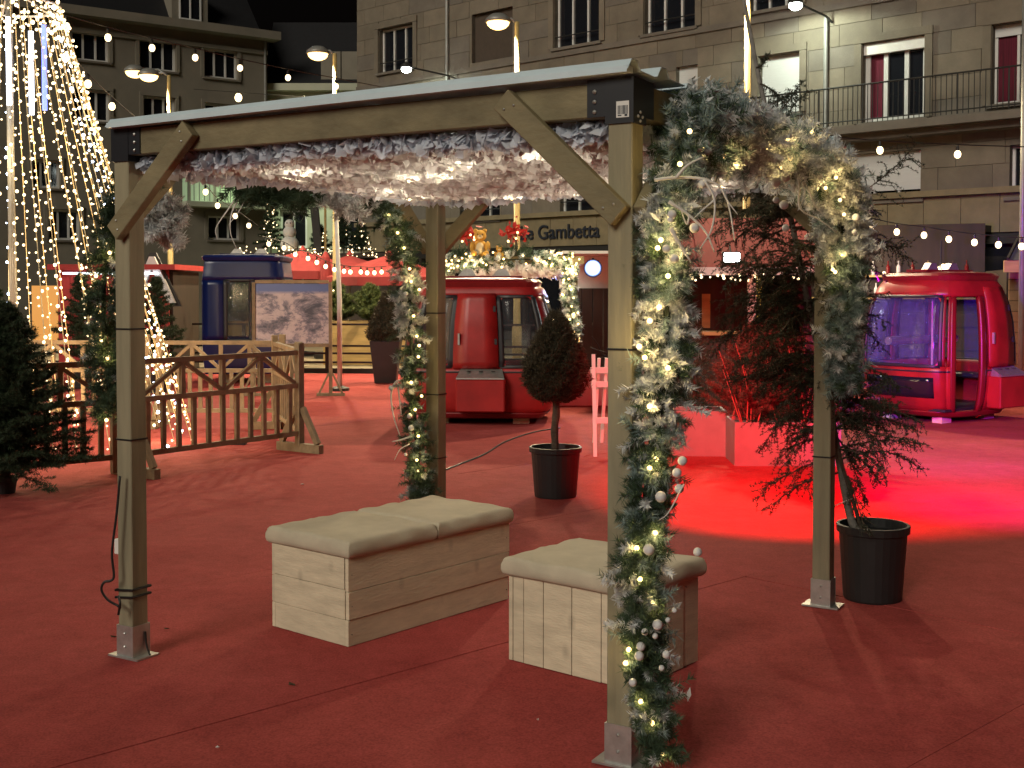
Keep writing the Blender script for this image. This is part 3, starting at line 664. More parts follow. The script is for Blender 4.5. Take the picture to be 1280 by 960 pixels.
# clipped topiary in a round pot
b = G(696, 617); b = Vector((.352, 9.75, 0))
top = thing('topiary', 'dark clipped cone topiary on a bare stem in a round black pot', 'topiary', b)
pot(top, b, .17, .20, .41)
MB().tube(spline([b+Vector((0, 0, .36)), b+Vector((-.008, 0, .55)), b+Vector((.006, 0, .7)), b+Vector((-.005, 0, .9))], 12), [.032-.002*(i % 3) for i in range(12)], 8).build('stem', BARK, top, True, smooth=True)
def shell_leaves(b, z0, prof, n, size, deep=.35, lump=.06):
    zs = np.array([p[0] for p in prof]); rs = np.array([p[1] for p in prof])
    z = rng.random(n*3)*(zs[-1]-zs[0])+zs[0]; r = np.interp(z, zs, rs); keep = rng.random(n*3) < r/rs.max(); z = z[keep][:n]; r = r[keep][:n]
    th = rng.random(len(z))*2*np.pi; rr = r*(1-deep*rng.random(len(z))**1.6)*(1+lump*np.sin(th*5+z*14)+lump*np.sin(th*9-z*23))
    C = np.stack([b.x+rr*np.cos(th), b.y+rr*np.sin(th), b.z+z0+z], 1)
    Nn = unit(np.stack([np.cos(th), np.sin(th), .4+0*th], 1)+rng.normal(size=C.shape)*.6)
    return C, Nn
C, Nn = shell_leaves(b, .76, [(0, .10), (.06, .19), (.16, .245), (.30, .235), (.45, .185), (.56, .125), (.66, .07), (.73, .02)], 9000, .02, .4, .085)
Pn = C; Dn = unit(Nn+np.array([0, 0, .7])); V, F = needle_tris(Pn, Dn, np.full(len(Pn), .03), 4, .036, .006, .6)
MB().lathe([(.06, .0), (.15, .06), (.185, .2), (.15, .42), (.07, .58), (.01, .66)], 12, b+Vector((0, 0, .78))).build('crown_core', SPRUCED, top, True)
stuff(npmesh('leaves', V, F, TOPI, top))
# cone topiary in a tall square pot
b = Vector((-2.27, 21.8, 0))
tq = thing('topiary', 'dark cone topiary in a tall square black pot by the rail', 'topiary', b)
m = MB(); w0, w1, h = .19, .27, .76
m.add([(b.x+sx*w0, b.y+sy*w0, 0) for sx, sy in ((-1,-1),(1,-1),(1,1),(-1,1))]+[(b.x+sx*w1, b.y+sy*w1, h) for sx, sy in ((-1,-1),(1,-1),(1,1),(-1,1))], [(3,2,1,0),(0,1,5,4),(1,2,6,5),(2,3,7,6),(3,0,4,7),(4,5,6,7)])
m.build('pot', mat('dark_grey_pot', (.035, .03, .032), .5), tq, True, bevel=.01)
C, Nn = shell_leaves(b, .74, [(0, .30), (.1, .34), (.2, .33), (.5, .2), (.8, .06), (.9, .01)], 4000, .03)
V, F = needle_tris(C, unit(Nn+np.array([0, 0, .5])), np.full(len(C), .03), 3, .05, .014, .6); stuff(npmesh('leaves', V, F, TOPI, tq))
MB().lathe([(.2, 0), (.27, .15), (.14, .55), (.01, .82)], 10, b+Vector((0, 0, .75))).build('crown_core', SPRUCED, tq, True)

def spruce(label, b, h, r, nb, name='spruce_tree', m=SPRUCE, per=26, nlen=.035, nw=.005, group=None, potted=None, up=.15, lights=0, z0=.12, planter=False):
    t = thing(name, label, 'tree', b, 0, group)
    if potted: pot(t, b, potted*.85, potted, potted*1.6, 16)
    base = b+Vector((0, 0, potted*1.5 if potted else 0))
    MB().tube([base, base+Vector((0, 0, h*.5)), base+Vector((0, 0, h))], [r*.06, r*.04, r*.01], 6).build('trunk', BARK, t, True)
    SP, SD, SL = [], [], []
    for k in range(nb):
        u = (k+.5)/nb; z = z0*h+u*(1-z0)*h; a = k*2.39996+random.uniform(-.3, .3); L = r*(1-u)**.8*random.uniform(.75, 1.15)+.04
        d = unit(np.array([math.cos(a), math.sin(a), up+random.uniform(-.15, .2)+.6*u])); p = np.array(base)+np.array([0, 0, z])
        n = max(3, int(L/.06))
        for s in range(n):
            q = p+d*L*(s+.3)/n+np.array([0, 0, -.12*L*((s/n)**1.5)])
            SP.append(q); SD.append(unit(d+np.array([0, 0, .1]))); SL.append(L/n*1.1)
            sd = unit(np.cross(d, [0, 0, 1]))
            for sg in (-1, 1):
                l2 = L*.38*(1-s/n)*random.uniform(.6, 1.1)+.03; d2 = unit(d*.75+sd*sg*.8+rng.normal(size=3)*.15)
                SP.append(q); SD.append(d2); SL.append(l2)
    V, F = needle_tris(np.array(SP), np.array(SD), np.array(SL), per, nlen, nw, .75)
    cr = npmesh('crown', V, F, m, t); stuff(cr)
    for k in range(lights):
        i = random.randrange(len(SP)); p = SP[i]+SD[i]*SL[i]
        MB().ball(p, .02, 6, 4).build('bulb', BULBW, t, True)
    return t
spruce('dark spruce in a pot at the left edge in front of the barrier', Vector((-4.16, 9.9, 0)), 1.40, .72, 300, m=SPRUCE, per=40, nlen=.036, nw=.005, potted=.09, z0=.02)
for sx in ((52, 470), (8, 535), (60, 540), (92, 482), (57, 500)): pass

# ------------------------------------------------------------------ timber barriers
def barrier(label, a, b, feet=(1, 1), ntop=4, nsl=11, h=1.03, group='timber barriers round the light cone', H2=1.13):
    a = Vector(a); b = Vector(b); d = b-a; L = d.length; th = math.atan2(d.y, d.x)
    t = thing('barrier', label, 'barrier', (a+b)/2, th, group); x0, x1 = -L/2, L/2
    zt, zm, zb = h, .69, .20
    for z, nm in ((zt, 'top_rail'), (zm, 'middle_rail'), (zb, 'bottom_rail')):
        MB().box((0, 0, z), (L-.1, .05, .048), None).build(nm, FENCEW, t)
    for x in (x0+.05, x1-.05): MB().box((x, 0, (H2-.0+.06)/2), (.075, .07, H2-.06)).build('post', FENCEW, t, bevel=.003)
    n = ntop; xs = [x0+.1+(L-.2)*k/n for k in range(n+1)]
    for k, x in enumerate(xs[1:-1]): MB().box((x, 0, (zt+zm)/2), (.045, .04, zt-zm-.05)).build('stud', FENCEW, t)
    for k in range(n):
        p, q = (xs[k], xs[k+1]); up = k % 2 == 0
        za, zc = (zm+.03, zt-.03) if up else (zt-.03, zm+.03)
        MB().bar((p+.02, -.004, za), (q-.02, -.004, zc), .036, .034, up=(0, 1, 0)).build('diagonal', FENCEW, t)
    for k in range(nsl):
        x = x0+.1+(L-.2)*(k+.5)/nsl; MB().box((x, 0, (zm+zb)/2), (.045, .03, zm-zb-.05)).build('slat', FENCEW, t)
    for s, x in zip(feet, (x0+.05, x1-.05)):
        if not s: continue
        f = MB().box((x, 0, .05), (.07, .62, .09)).build('foot', FENCEW, t, bevel=.003)
        for sg in (-1, 1): MB().bar((x, sg*.26, .10), (x, sg*.045, .46), .06, .045, up=(1, 0, 0)).build('strut', FENCEW, f)
    return t
A = Vector((-3.40, 10.75, 0)); B = Vector((-2.16, 12.48, 0))
barrier('front timber barrier with zigzag top beside the left pergola post', A, B)
barrier('timber barrier running behind the left edge spruce', Vector((-4.95, 9.45, 0)), Vector((-3.46, 10.68, 0)), feet=(1, 0))
barrier('short timber barrier turning back from the right end of the front barrier', Vector((-2.22, 12.62, 0)), Vector((-2.86, 14.55, 0)), feet=(0, 1))
barrier('far timber barrier in front of the blue cabin', Vector((-4.35, 14.75, 0)), Vector((-2.75, 14.75, 0)), feet=(1, 1))
barrier('far timber barrier left of the far barrier, behind the light cone', Vector((-6.1, 14.85, 0)), Vector((-4.42, 14.8, 0)), feet=(1, 0))

# ------------------------------------------------------------------ light cone
cb = Vector((-5.32, 12.9, 0)); ztop = 4.78
lc = thing('light_cone', 'tall cone of hanging warm light strings round a central mast', 'light decoration', cb)
MB().tube([cb, cb+Vector((0, 0, ztop+.3))], .035, 12).build('mast', POLEG, lc, True, smooth=True)
ring = [cb+Vector((.52*math.cos(a), .52*math.sin(a), ztop-.1)) for a in np.linspace(0, 2*math.pi, 33)]
hp = MB().tube(ring, .012, 8, False); hp.build('hoop', WHITEP, lc, True, smooth=True)
for k in range(6):
    a = k*math.pi/3; MB().tube([cb+Vector((0, 0, ztop+.1)), cb+Vector((.52*math.cos(a), .52*math.sin(a), ztop-.1))], .012, 6).build('spoke', GALV, lc, True)
nst = 42
for k in range(nst):
    a = 2*math.pi*(k+.3)/nst; p0 = Vector(ring[0]); p0 = cb+Vector((.52*math.cos(a), .52*math.sin(a), ztop-.1)); r1 = 1.86+random.uniform(-.14, .06)
    p1 = cb+Vector((r1*math.cos(a), r1*math.sin(a), random.choice((.02, .05, .15, .3))))
    w = MB(); w.tube([p0, (p0+p1)/2+Vector((0, 0, -.05)), p1], .0045, 4)
    so = w.build('light_strand', mat('strand_wire_%d' % k, (.75, .6, .3), .5) if k == 0 else bpy.data.materials['strand_wire_0'], lc, True)
    q = MB(); n = 50
    for i in range(n):
        u = (i+.5)/n; p = p0.lerp(p1, u)+Vector((0, 0, -.05*4*u*(1-u)))+Vector([random.uniform(-.03, .03) for _ in range(3)])
        q.ball(p, random.uniform(.008, .019), 6, 4)
    stuff(q.build('bulbs', BULBC if k % 9 == 4 else BULBW, so, True))
for k in range(5):
    a = 2*math.pi*k/5-1.2; c = cb+Vector((.36*math.cos(a), .36*math.sin(a), ztop-.75))
    MB().tube([c+Vector((0, 0, .45)), c-Vector((0, 0, .45))], .028, 8).build('meteor_tube', glow('blue_meteor_%d' % k, (.18, .25, 1), 1.6) if k % 2 else glow('white_meteor_%d' % k, (.75, .82, 1), 4), lc, True)
q = MB()
for k in range(300):
    a = random.uniform(0, 2*math.pi); q.ball(cb+Vector((.5*math.cos(a), .5*math.sin(a), ztop+.0+random.uniform(-.35, .4))), random.uniform(.010, .024), 6, 4)
stuff(q.build('crown_bulbs', BULBW, lc, True))
for z, r, e in ((.35, 1.5, 16), (1.6, 1.0, 16), (3.2, .5, 14)):
    for k in range(4):
        a = 2*math.pi*k/4+.5*z; lamp('strand_light', 'POINT', cb+Vector((r*math.cos(a), r*math.sin(a), z)), e*1.15, (1, .74, .40), lc, .12)

# ------------------------------------------------------------------ buildings
class Facade:
    """a facade plane through point A (ground) running along unit vector u (to the right as seen), outward normal n"""
    def __init__(s, A, u):
        s.A = Vector((*A, 0)); s.u = Vector((*u, 0)).normalized(); s.th = math.atan2(s.u.y, s.u.x)
        s.n = Vector((s.u.y, -s.u.x, 0))                 # towards the square
    def hit(s, x, y):
        r = ray(x, y); o = Vector((0, 0, CAMH)); t = (s.A-o).dot(s.n)/r.dot(s.n); p = o+r*t
        return (p-s.A).dot(s.u), p.z
    def rect(s, x0, y0, x1, y1):
        xm, ym = (x0+x1)/2, (y0+y1)/2
        return s.hit(x0, ym)[0], s.hit(x1, ym)[0], s.hit(xm, y1)[1], s.hit(xm, y0)[1]
def sub_rects(r, holes):
    out = [r]
    for h in holes:
        nxt = []
        for a in out:
            x0, x1, z0, z1 = a; hx0, hx1, hz0, hz1 = h
            if hx1 <= x0+1e-6 or hx0 >= x1-1e-6 or hz1 <= z0+1e-6 or hz0 >= z1-1e-6: nxt.append(a); continue
            if hx0 > x0: nxt.append((x0, hx0, z0, z1))
            if hx1 < x1: nxt.append((hx1, x1, z0, z1))
            cx0, cx1 = max(x0, hx0), min(x1, hx1)
            if hz0 > z0: nxt.append((cx0, cx1, z0, hz0))
            if hz1 < z1: nxt.append((cx0, cx1, hz1, z1))
        out = nxt
    return out
def wall_mesh(s0, s1, z0, z1, holes, th=.3):
    xs = sorted({s0, s1, *[v for h in holes for v in h[:2] if s0 < v < s1]}); zs = sorted({z0, z1, *[v for h in holes for v in h[2:] if z0 < v < z1]})
    m = MB()
    def solid(i, j):
        if i < 0 or j < 0 or i >= len(xs)-1 or j >= len(zs)-1: return False
        cx, cz = (xs[i]+xs[i+1])/2, (zs[j]+zs[j+1])/2
        return not any(h[0] < cx < h[1] and h[2] < cz < h[3] for h in holes)
    for i in range(len(xs)-1):
        for j in range(len(zs)-1):
            if not solid(i, j): continue
            a, b, c, d = xs[i], xs[i+1], zs[j], zs[j+1]
            m.add([(a, 0, c), (b, 0, c), (b, 0, d), (a, 0, d)], [(0, 1, 2, 3)])
            for di, dj, q in ((-1, 0, [(a, 0, c), (a, 0, d), (a, th, d), (a, th, c)]), (1, 0, [(b, 0, c), (b, th, c), (b, th, d), (b, 0, d)]), (0, -1, [(a, 0, c), (a, th, c), (b, th, c), (b, 0, c)]), (0, 1, [(a, 0, d), (b, 0, d), (b, th, d), (a, th, d)])):
                if not solid(i+di, j+dj): m.add(q, [(0, 1, 2, 3)])
    return m
def window(par, s0, s1, z0, z1, rec=.22, n=2, rail=False, curtain=None, shutter=0., sill=True, fm=None, fw=.07):
    fm = fm or FRAMEW; m = MB(); w, h = s1-s0, z1-z0; f = fw
    for x in (s0+f/2, s1-f/2): m.box((x, rec, (z0+z1)/2), (f, .07, h))
    for z in (z0+f/2, z1-f/2): m.box(((s0+s1)/2, rec, z), (w-2*f, .07, f))
    o = m.build('window', fm, par)
    for k in range(1, n):
        MB().box((s0+w*k/n, rec-.005, (z0+z1)/2), (f*.9, .07, h-2*f)).build('mullion', fm, o)
    for k in range(n):
        a = s0+w*k/n+f*.5+.01; b = s0+w*(k+1)/n-f*.5-.01
        MB().box(((a+b)/2, rec+.02, (z0+z1)/2), (b-a, .012, h-2*f)).build('pane', GLASSD if not (curtain and k in curtain) else CURT, o)
    if shutter: MB().box(((s0+s1)/2, rec-.05, z1-h*shutter/2), (w-.02, .03, h*shutter)).build('shutter', SHUT, o)
    if sill: MB().box(((s0+s1)/2, -.03, z0-.05), (w+.2, .16, .09)).build('sill', STONE2, o)
    if rail:
        q = MB(); q.tube([(s0, .04, z0+.35), (s1, .04, z0+.35)], .02, 5); q.build('guard_bar', IRON, o)
    return o

# --- corner building on the right
FB = Facade((9.73, 31.0), (.736, -.677))
bB = thing('corner_building', 'pale stone corner building with balcony and shop fascia on the right', 'building', FB.A, FB.th)
def rb(*a): return FB.rect(*a)
W = dict(a=rb(1078, 50, 1156, 150), b=rb(949, 68, 1000, 142), c=rb(1240, 28, 1300, 128), d=rb(693, -55, 750, 56), e=rb(806, -75, 870, 38), f=rb(938, -110, 1000, 10), g=rb(590, 13, 641, 75), h=rb(474, 33, 517, 88),
         i=rb(845, 82, 872, 160), k=rb(1060, 190, 1151, 250), l=rb(1262, 180, 1300, 245), p=rb(700, 90, 740, 170), q=rb(575, 235, 625, 275), r=rb(700, 225, 760, 265), s=rb(480, 130, 518, 185))
S0, S1 = FB.hit(447, 200)[0], FB.hit(1460, 200)[0]
holes = list(W.values())
zf0, zf1 = 3.05, 3.98                                     # stone fascia band
cells = []
z = zf1+.16; row = 0
while z < 12.6:
    hgt = .56; x = S0-(.6 if row % 2 else 0)
    while x < S1:
        wd = random.choice((1.05, 1.2, 1.35)); a, b_ = max(x+.006, S0), min(x+wd-.006, S1)
        if b_-a > .08:
            for rr in sub_rects((a, b_, z+.006, z+hgt-.006), holes):
                if rr[1]-rr[0] > .03 and rr[3]-rr[2] > .03: cells.append(rr)
        x += wd
    z += hgt; row += 1
def seen(c):                                              # rough share of the block that lies in the picture
    p = FB.A+FB.u*((c[0]+c[1])/2)+Vector((0, 0, (c[2]+c[3])/2)); zc = p.y*cp-(p.z-CAMH)*sp
    py = CYP-FPX*((p.z-CAMH)*cp+p.y*sp)/zc; px = 640+FPX*p.x/zc
    vis = 1 if (-10 < py < 1000 and 430 < px < 1300) else .0
    if 100+ (px-640)*-.1 < py < 260 and px < 850: vis *= .2
    return vis*(c[1]-c[0])*(c[3]-c[2])/p.y**2
cells.sort(key=seen, reverse=True)
rest = MB()
wl_ = wall_mesh(S0, S1, zf1, 12.7, holes, .3)
wl_.v = [(x, y+.02, z) for x, y, z in wl_.v]; wallB = wl_.build('wall', mat('mortar', (.125, .105, .08), .9), bB)
for k, c in enumerate(cells):
    d = random.uniform(-.006, .006); g = ((c[0]+c[1])/2, .0+d+.02, (c[2]+c[3])/2); sz = (c[1]-c[0], .06, c[3]-c[2])
    if k < 290: MB().box(g, sz).build('stone_block', STONE if random.random() < .75 else STONE2, wallB)
    else: rest.box(g, sz)
stuff(rest.build('stone_blocks', STONE, wallB))
MB().box(((S0+S1)/2, .36, 6.5), (S1-S0-.02, .04, 12.4)).build('inner_wall', SLATE, bB)
m = MB(); m.box(((S0+S1)/2, 5.4, 6.3), (S1-S0-.04, 10, 12.6)); m.build('body', STONE2, bB)
for nm, kw in dict(a=dict(n=3, curtain=(0,), fw=.13), b=dict(n=2, shutter=.98), c=dict(n=2, curtain=(0,), shutter=.14), d=dict(n=3, rail=True), e=dict(n=3, rail=True), f=dict(n=3, rail=True), h=dict(n=3, rail=True),
                   i=dict(n=1, shutter=.95), k=dict(n=3, shutter=.8), l=dict(n=1), p=dict(n=2), q=dict(n=3, rail=True), r=dict(n=3, rail=True), s=dict(n=3)).items(): window(bB, *W[nm], **kw)
w = W['g']; MB().box(((w[0]+w[1])/2, .2, (w[2]+w[3])/2), (w[1]-w[0]-.02, .1, w[3]-w[2]-.02)).build('blind_window', mat('bricked_up_panel', (.075, .055, .04), .9), bB)
for nm in 'abcdefh':                                       # moulded surrounds
    w = W[nm]; q = MB(); e = .2
    for x in (w[0]-e/2-.01, w[1]+e/2+.01): q.box((x, -.03, (w[2]+w[3])/2), (e, .07, w[3]-w[2]+.02))
    q.box(((w[0]+w[1])/2, -.035, w[3]+e/2+.02), (w[1]-w[0]+2*e+.04, .09, e)); q.build('window_surround', STONE, bB)
w = W['a']; MB().box(((w[0]+w[1])/2, .12, w[3]-.14), (w[1]-w[0]-.02, .14, .28)).build('roller_box', WHITEP, bB)
# balcony
b0 = FB.hit(940, 165)[0]; b1 = S1-.1; zb = FB.hit(1100, 158)[1]
MB().box(((b0+b1)/2, -.42, zb-.12), (b1-b0, .86, .2)).build('balcony_slab', STONE2, bB)
MB().box(((b0+b1)/2, -.30, zb-.30), (b1-b0-.1, .5, .16)).build('balcony_moulding', STONE2, bB)
bal = MB().tube([(b0+.03, -.8, zb+.98), (b1, -.8, zb+.98)], .022, 6).build('balcony_rail', IRON, bB)
MB().tube([(b0+.03, -.8, zb+.1), (b1, -.8, zb+.1)], .016, 6).build('lower_rail', IRON, bal)
x = b0+.05; k = 0
while x < b1:
    MB().box((x, -.8, zb+.5), ((.016 if k % 9 else .035), .016, .98)).build('baluster', IRON, bal); x += .135; k += 1
# cornice bands
MB().box(((S0+S1)/2, -.06, zf1+.08), (S1-S0, .26, .15)).build('string_course', STONED, bB)
ux0 = FB.hit(880, 20)[0]
MB().box(((S0+S1)/2, -.02, FB.hit(1000, 12)[1]-.1), (S1-S0, .10, .16)).build('upper_course', STONE2, bB)
pn = 0; x = S0
while x < S1-.3:
    MB().box((x+.475, 0.02+random.uniform(-.004, .004), (zf0+zf1)/2), (.935, .12, zf1-zf0-.012)).build('fascia_panel', STONED, bB); x += .95
# shopfront
MB().box(((S0+S1)/2, .12, zf0-.14), (S1-S0, .2, .26)).build('shop_lintel', IRON, bB)
x = S0; k = 0
while x < S1-1.5:
    o = MB().box((x+.06, .1, (zf0-.27)/2), (.12, .14, zf0-.29)).build('shop_pier', DARKW, bB)
    MB().box((x+.9, .16, 1.55), (1.5, .03, 2.3)).build('shop_pane', GLASSD, o)
    x += 1.65
# lettering
def text_part(txt, size, depth, m, parent, loc, rotz=0, name='lettering', align='CENTER', flip=False):
    cu = bpy.data.curves.new(name, 'FONT'); cu.body = txt; cu.size = size; cu.extrude = depth; cu.align_x = align; cu.align_y = 'CENTER'; cu.offset = .008*size
    o = bpy.data.objects.new(name, cu); col.objects.link(o)
    me = bpy.data.meshes.new_from_object(o.evaluated_get(bpy.context.evaluated_depsgraph_get())); bpy.data.objects.remove(o)
    M = Matrix.Translation(loc) @ Matrix.Rotation(rotz, 4, 'Z') @ Matrix.Rotation(math.pi/2, 4, 'X'); me.transform(M)
    me.materials.clear(); me.materials.append(m)
    o = bpy.data.objects.new(name, me); col.objects.link(o)
    if parent is not None: o.parent = parent
    return o
s_a = FB.hit(652, 292); s_b = FB.hit(751, 289)
tx = text_part('Le Gambetta', 1., .03, TEXTM, bB, (0, 0, 0)); bb = [v.co.copy() for v in tx.data.vertices]
wx = max(v.x for v in bb)-min(v.x for v in bb); k = (s_b[0]-s_a[0])/wx
tx.data.transform(Matrix.Diagonal((k, 1, k, 1))); tx.location = ((s_a[0]+s_b[0])/2, -.075, (s_a[1]+s_b[1])/2)
# red awning and dark hood of the shop under the stone fascia
aw0, aw1 = FB.hit(1085, 300)[0], FB.hit(1240, 300)[0]
MB().box(((aw0+aw1)/2, -.25, FB.hit(1160, 289)[1]), (aw1-aw0, .6, .16)).build('awning_hood', IRON, bB)
m = MB(); za = FB.hit(1160, 292)[1]-.1; m.add([(aw0, -.3, za), (aw1, -.3, za), (aw1, -1.2, za-.28), (aw0, -1.2, za-.28), (aw0, -1.2, za-.46), (aw1, -1.2, za-.46)], [(0, 1, 2, 3), (3, 2, 5, 4)]); m.build('awning', PARAS, bB)
# drainpipes
for px, y0, y1 in ((1034, 22, 170), (561, -20, 110)):
    s_, z_ = FB.hit(px, y0); s2, z2 = FB.hit(px, y1); sm = FB.hit(px, (y0+y1)/2)[0]
    MB().tube([(sm, -.09, min(z_, 12.6)), (sm, -.09, z2-.6)], .06, 8).build('drainpipe', POLEG, bB)

# facade floodlights
def wall_light(label, s_, z_, out, power, side, col_=(.86, 1, .80)):
    p = FB.A+FB.u*s_+FB.n*.05+Vector((0, 0, z_)); t = thing('wall_lamp', label, 'lamp', p, FB.th)
    arm = MB().tube([(0, 0, -.35), (side*.15, -.2, -.2), (side*.5, -out+.15, -.02)], .03, 6).build('arm', IRON, t)
    MB().lathe([(.05, .16), (.16, .10), (.20, 0), (.19, -.02)], 14, (side*.6, -out, 0)).build('shade', IRON, t)
    MB().ball((side*.6, -out, -.07), (.17, .17, .12), 12, 8).build('lens', glow('flood_%d' % int(power), (.9, 1, .93), 40), t, smooth=True)
    wp = WM[t.name] @ Vector((side*.6, -out, -.25))
    lamp('flood_light', 'SPOT', wp, power, col_, t, .12, wp+Vector((0, 0, -1))-FB.n*.35, 165, .25)
s_, z_ = FB.hit(575, 88); wall_light('lit white lamp on a bracket arm on the corner building, above the pergola roof', s_, z_, 1.6, 160, -1.5)
s_, z_ = FB.hit(1042, 12); wall_light('lit white lamp on a bracket at the top of the drainpipe by the balcony', s_, z_, 1.3, 260, -.6)

# --- long dull building at the far left
FA = Facade((-16.5, 58.), (.818, .576))
bA = thing('apartment_building', 'dull stone apartment building at the far left behind the light cone', 'building', FA.A, FA.th)
WA = [FA.rect(*r) for r in ((89, 40, 136, 76), (174, 50, 220, 88), (255, 62, 297, 98), (90, 112, 137, 151), (179, 121, 219, 157), (256, 130, 297, 166), (60, 262, 100, 300), (260, 270, 300, 300), (175, 262, 220, 296), (40, 200, 75, 235))]
SA0, SA1 = FA.hit(-60, 100)[0], FA.hit(334, 100)[0]; zr = FA.hit(210, 32)[1]
lodge = FA.rect(228, 218, 335, 254)
wall_mesh(SA0, SA1, 0, zr, WA+[lodge], .35).build('wall', RENDER, bA)
MB().box(((SA0+SA1)/2, .5, zr/2), (SA1-SA0-.05, .1, zr-.05)).build('inner_wall', SLATE, bA)
for k, r in enumerate(WA):
    window(bA, *r, n=3 if k != 0 else 3, rec=.2, fw=.1)
    q = MB(); e = .16
    for x in (r[0]-e/2-.01, r[1]+e/2+.01): q.box((x, -.03, (r[2]+r[3])/2), (e, .06, r[3]-r[2]))
    q.box(((r[0]+r[1])/2, -.03, r[3]+e/2+.01), (r[1]-r[0]+2*e+.02, .07, e)); q.build('window_surround', RENDER, bA)
MB().box(((SA0+SA1)/2, -.25, zr+.05), (SA1-SA0+.9, .9, .4)).build('cornice', RENDER, bA)
MB().box(((SA0+SA1)/2, -.05, zr-.75), (SA1-SA0, .12, .2)).build('frieze', RENDER, bA)
m = MB(); m.add([(SA0, .6, zr+.25), (SA1, .6, zr+.25), (SA1-.2, 3, zr+3.4), (SA0, 3, zr+3.4)], [(0, 1, 2, 3)]); m.build('roof', SLATE, bA)
s_ = FA.hit(242, 5)[0]; MB().box((s_, 1.2, zr+1.1), (1.8, 1.4, 1.9)).build('dormer', RENDER, bA); window(bA, s_-.55, s_+.55, zr+.5, zr+1.9, rec=.47, n=2, sill=False)
MB().tube([(SA1-.15, -.1, .2), (SA1-.15, -.1, zr-.2)], .06, 6).build('drainpipe', POLEG, bA)
m = MB(); m.add([(SA1, 0, 0), (SA1, 10, 0), (SA1, 10, zr), (SA1, 0, zr)], [(0, 1, 2, 3)]); m.build('end_wall', RENDER, bA)
# glazed loggia, lit
lo = lodge; MB().box(((lo[0]+lo[1])/2, .34, (lo[2]+lo[3])/2), (lo[1]-lo[0]-.02, .05, lo[3]-lo[2]-.02)).build('loggia_wall', glow('lit_loggia', (.42, .55, .32), .42, True), bA)
MB().box(((lo[0]+lo[1])/2, -.35, lo[2]-.15), (lo[1]-lo[0]+.3, 1.2, .24)).build('loggia_slab', RENDERG, bA)
lr = MB().tube([(lo[0], -.85, lo[2]+1.0), (lo[1], -.85, lo[2]+1.0)], .03, 5).build('loggia_rail', POLEG, bA)
x = lo[0]
while x < lo[1]: MB().box((x, -.85, lo[2]+.5), (.03, .03, 1.0)).build('baluster', POLEG, lr); x += .26
for x in (lo[0]+.4, lo[0]+1.7, lo[1]-.6): MB().box((x, .2, (lo[2]+lo[3])/2), (.14, .1, lo[3]-lo[2]-.02)).build('loggia_post', RENDERG, bA)
# --- lower pale house with slate roof between the two
FC = Facade((-15., 62.), (1, .0))
bC = thing('slate_roof_house', 'pale house with dark slate roof between the two larger buildings', 'building', FC.A, FC.th)
SC0, SC1 = FC.hit(326, 200)[0], FC.hit(470, 200)[0]; zc = FC.hit(380, 113)[1]
WC = [FC.rect(350, 262, 384, 310), FC.rect(352, 150, 384, 190), FC.rect(420, 262, 452, 310), FC.rect(356, 226, 392, 247)]
wall_mesh(SC0, SC1, 0, zc, WC, .3).build('wall', RENDERG, bC)
MB().box(((SC0+SC1)/2, .5, zc/2), (SC1-SC0, .1, zc-.05)).build('inner_wall', SLATE, bC)
for k, r in enumerate(WC[:3]): window(bC, *r, n=2, rec=.2, fw=.12)
r = WC[3]; MB().box(((r[0]+r[1])/2, .25, (r[2]+r[3])/2), (r[1]-r[0], .05, r[3]-r[2])).build('lit_window', glow('lit_pane', (.40, .62, .42), .5, True), bC)
MB().box(((SC0+SC1)/2, -.2, zc+.1), (SC1-SC0, .7, .35)).build('cornice', RENDERG, bC)
m = MB(); m.add([(SC0, .1, zc+.28), (SC1, .1, zc+.28), (SC1, 3.5, zc+4.2), (SC0, 3.5, zc+4.2)], [(0, 1, 2, 3)]); m.build('roof', SLATE, bC)
for px in (412, 438): s_ = FC.hit(px, 95)[0]; MB().box((s_, 1.2, zc+1.2), (1.0, 1.6, 1.7)).build('dormer', RENDER, bC)
wlC = thing('wall_lamp', 'small street lamp fixed to the pale slate-roofed house', 'lamp', at(385, 128, 61.4))
MB().ball(at(381, 128, 60.9), .14, 8, 6).build('lens', BULBW, wlC, True); MB().tube([at(389, 127, 61.7), at(384, 126, 61.0)], .04, 6).build('arm', IRON, wlC, True)
lamp('street_glow', 'SPOT', at(372, 150, 60.), 1400, (.80, 1, .62), wlC, .2, at(372, 290, 62), 120, .5)

# ------------------------------------------------------------------ street lamps
LPOLE = mat('tan_lamp_pole', (.52, .39, .16), .5)
LENSY = glow('sodium_lens', (1, .62, .22), 4)
def street_lamp(label, X, D, H, arms, power=1500):
    b = Vector((X, D, 0)); t = thing('street_lamp', label, 'street lamp', b, 0, 'street lamps along the square')
    MB().tube([b, b+Vector((0, 0, .9)), b+Vector((0, 0, 1.0)), b+Vector((0, 0, H))], [.10, .10, .075, .045], 12).build('pole', LPOLE, t, True, smooth=True)
    for dx, dy, dz in arms:
        e = b+Vector((dx, dy, H+dz)); MB().tube([b+Vector((0, 0, H-.03)), b+Vector((dx*.3, dy*.3, H+dz*.6+.06)), e+Vector((.1, 0, .03))], .03, 8).build('arm', POLEG, t, True, smooth=True)
        hd = MB().lathe([(.02, .17), (.14, .15), (.25, .06), (.27, 0), (.25, -.01)], 20, e).build('head', POLEG, t, True, smooth=True)
        MB().ball(e+Vector((0, 0, -.01)), (.23, .23, .15), 16, 8).build('lens', LENSY, hd, True, smooth=True)
        lamp('lamp_light', 'SPOT', e+Vector((0, 0, -.12)), power, (1, .80, .50), t, .15, e+Vector((0, -.5, -3)), 140, .5)
street_lamp('street lamp with two heads standing left of the others', -8.45, 30., 6.95, ((-.5, 0, .0), (-1.0, .5, .18)), 4200)
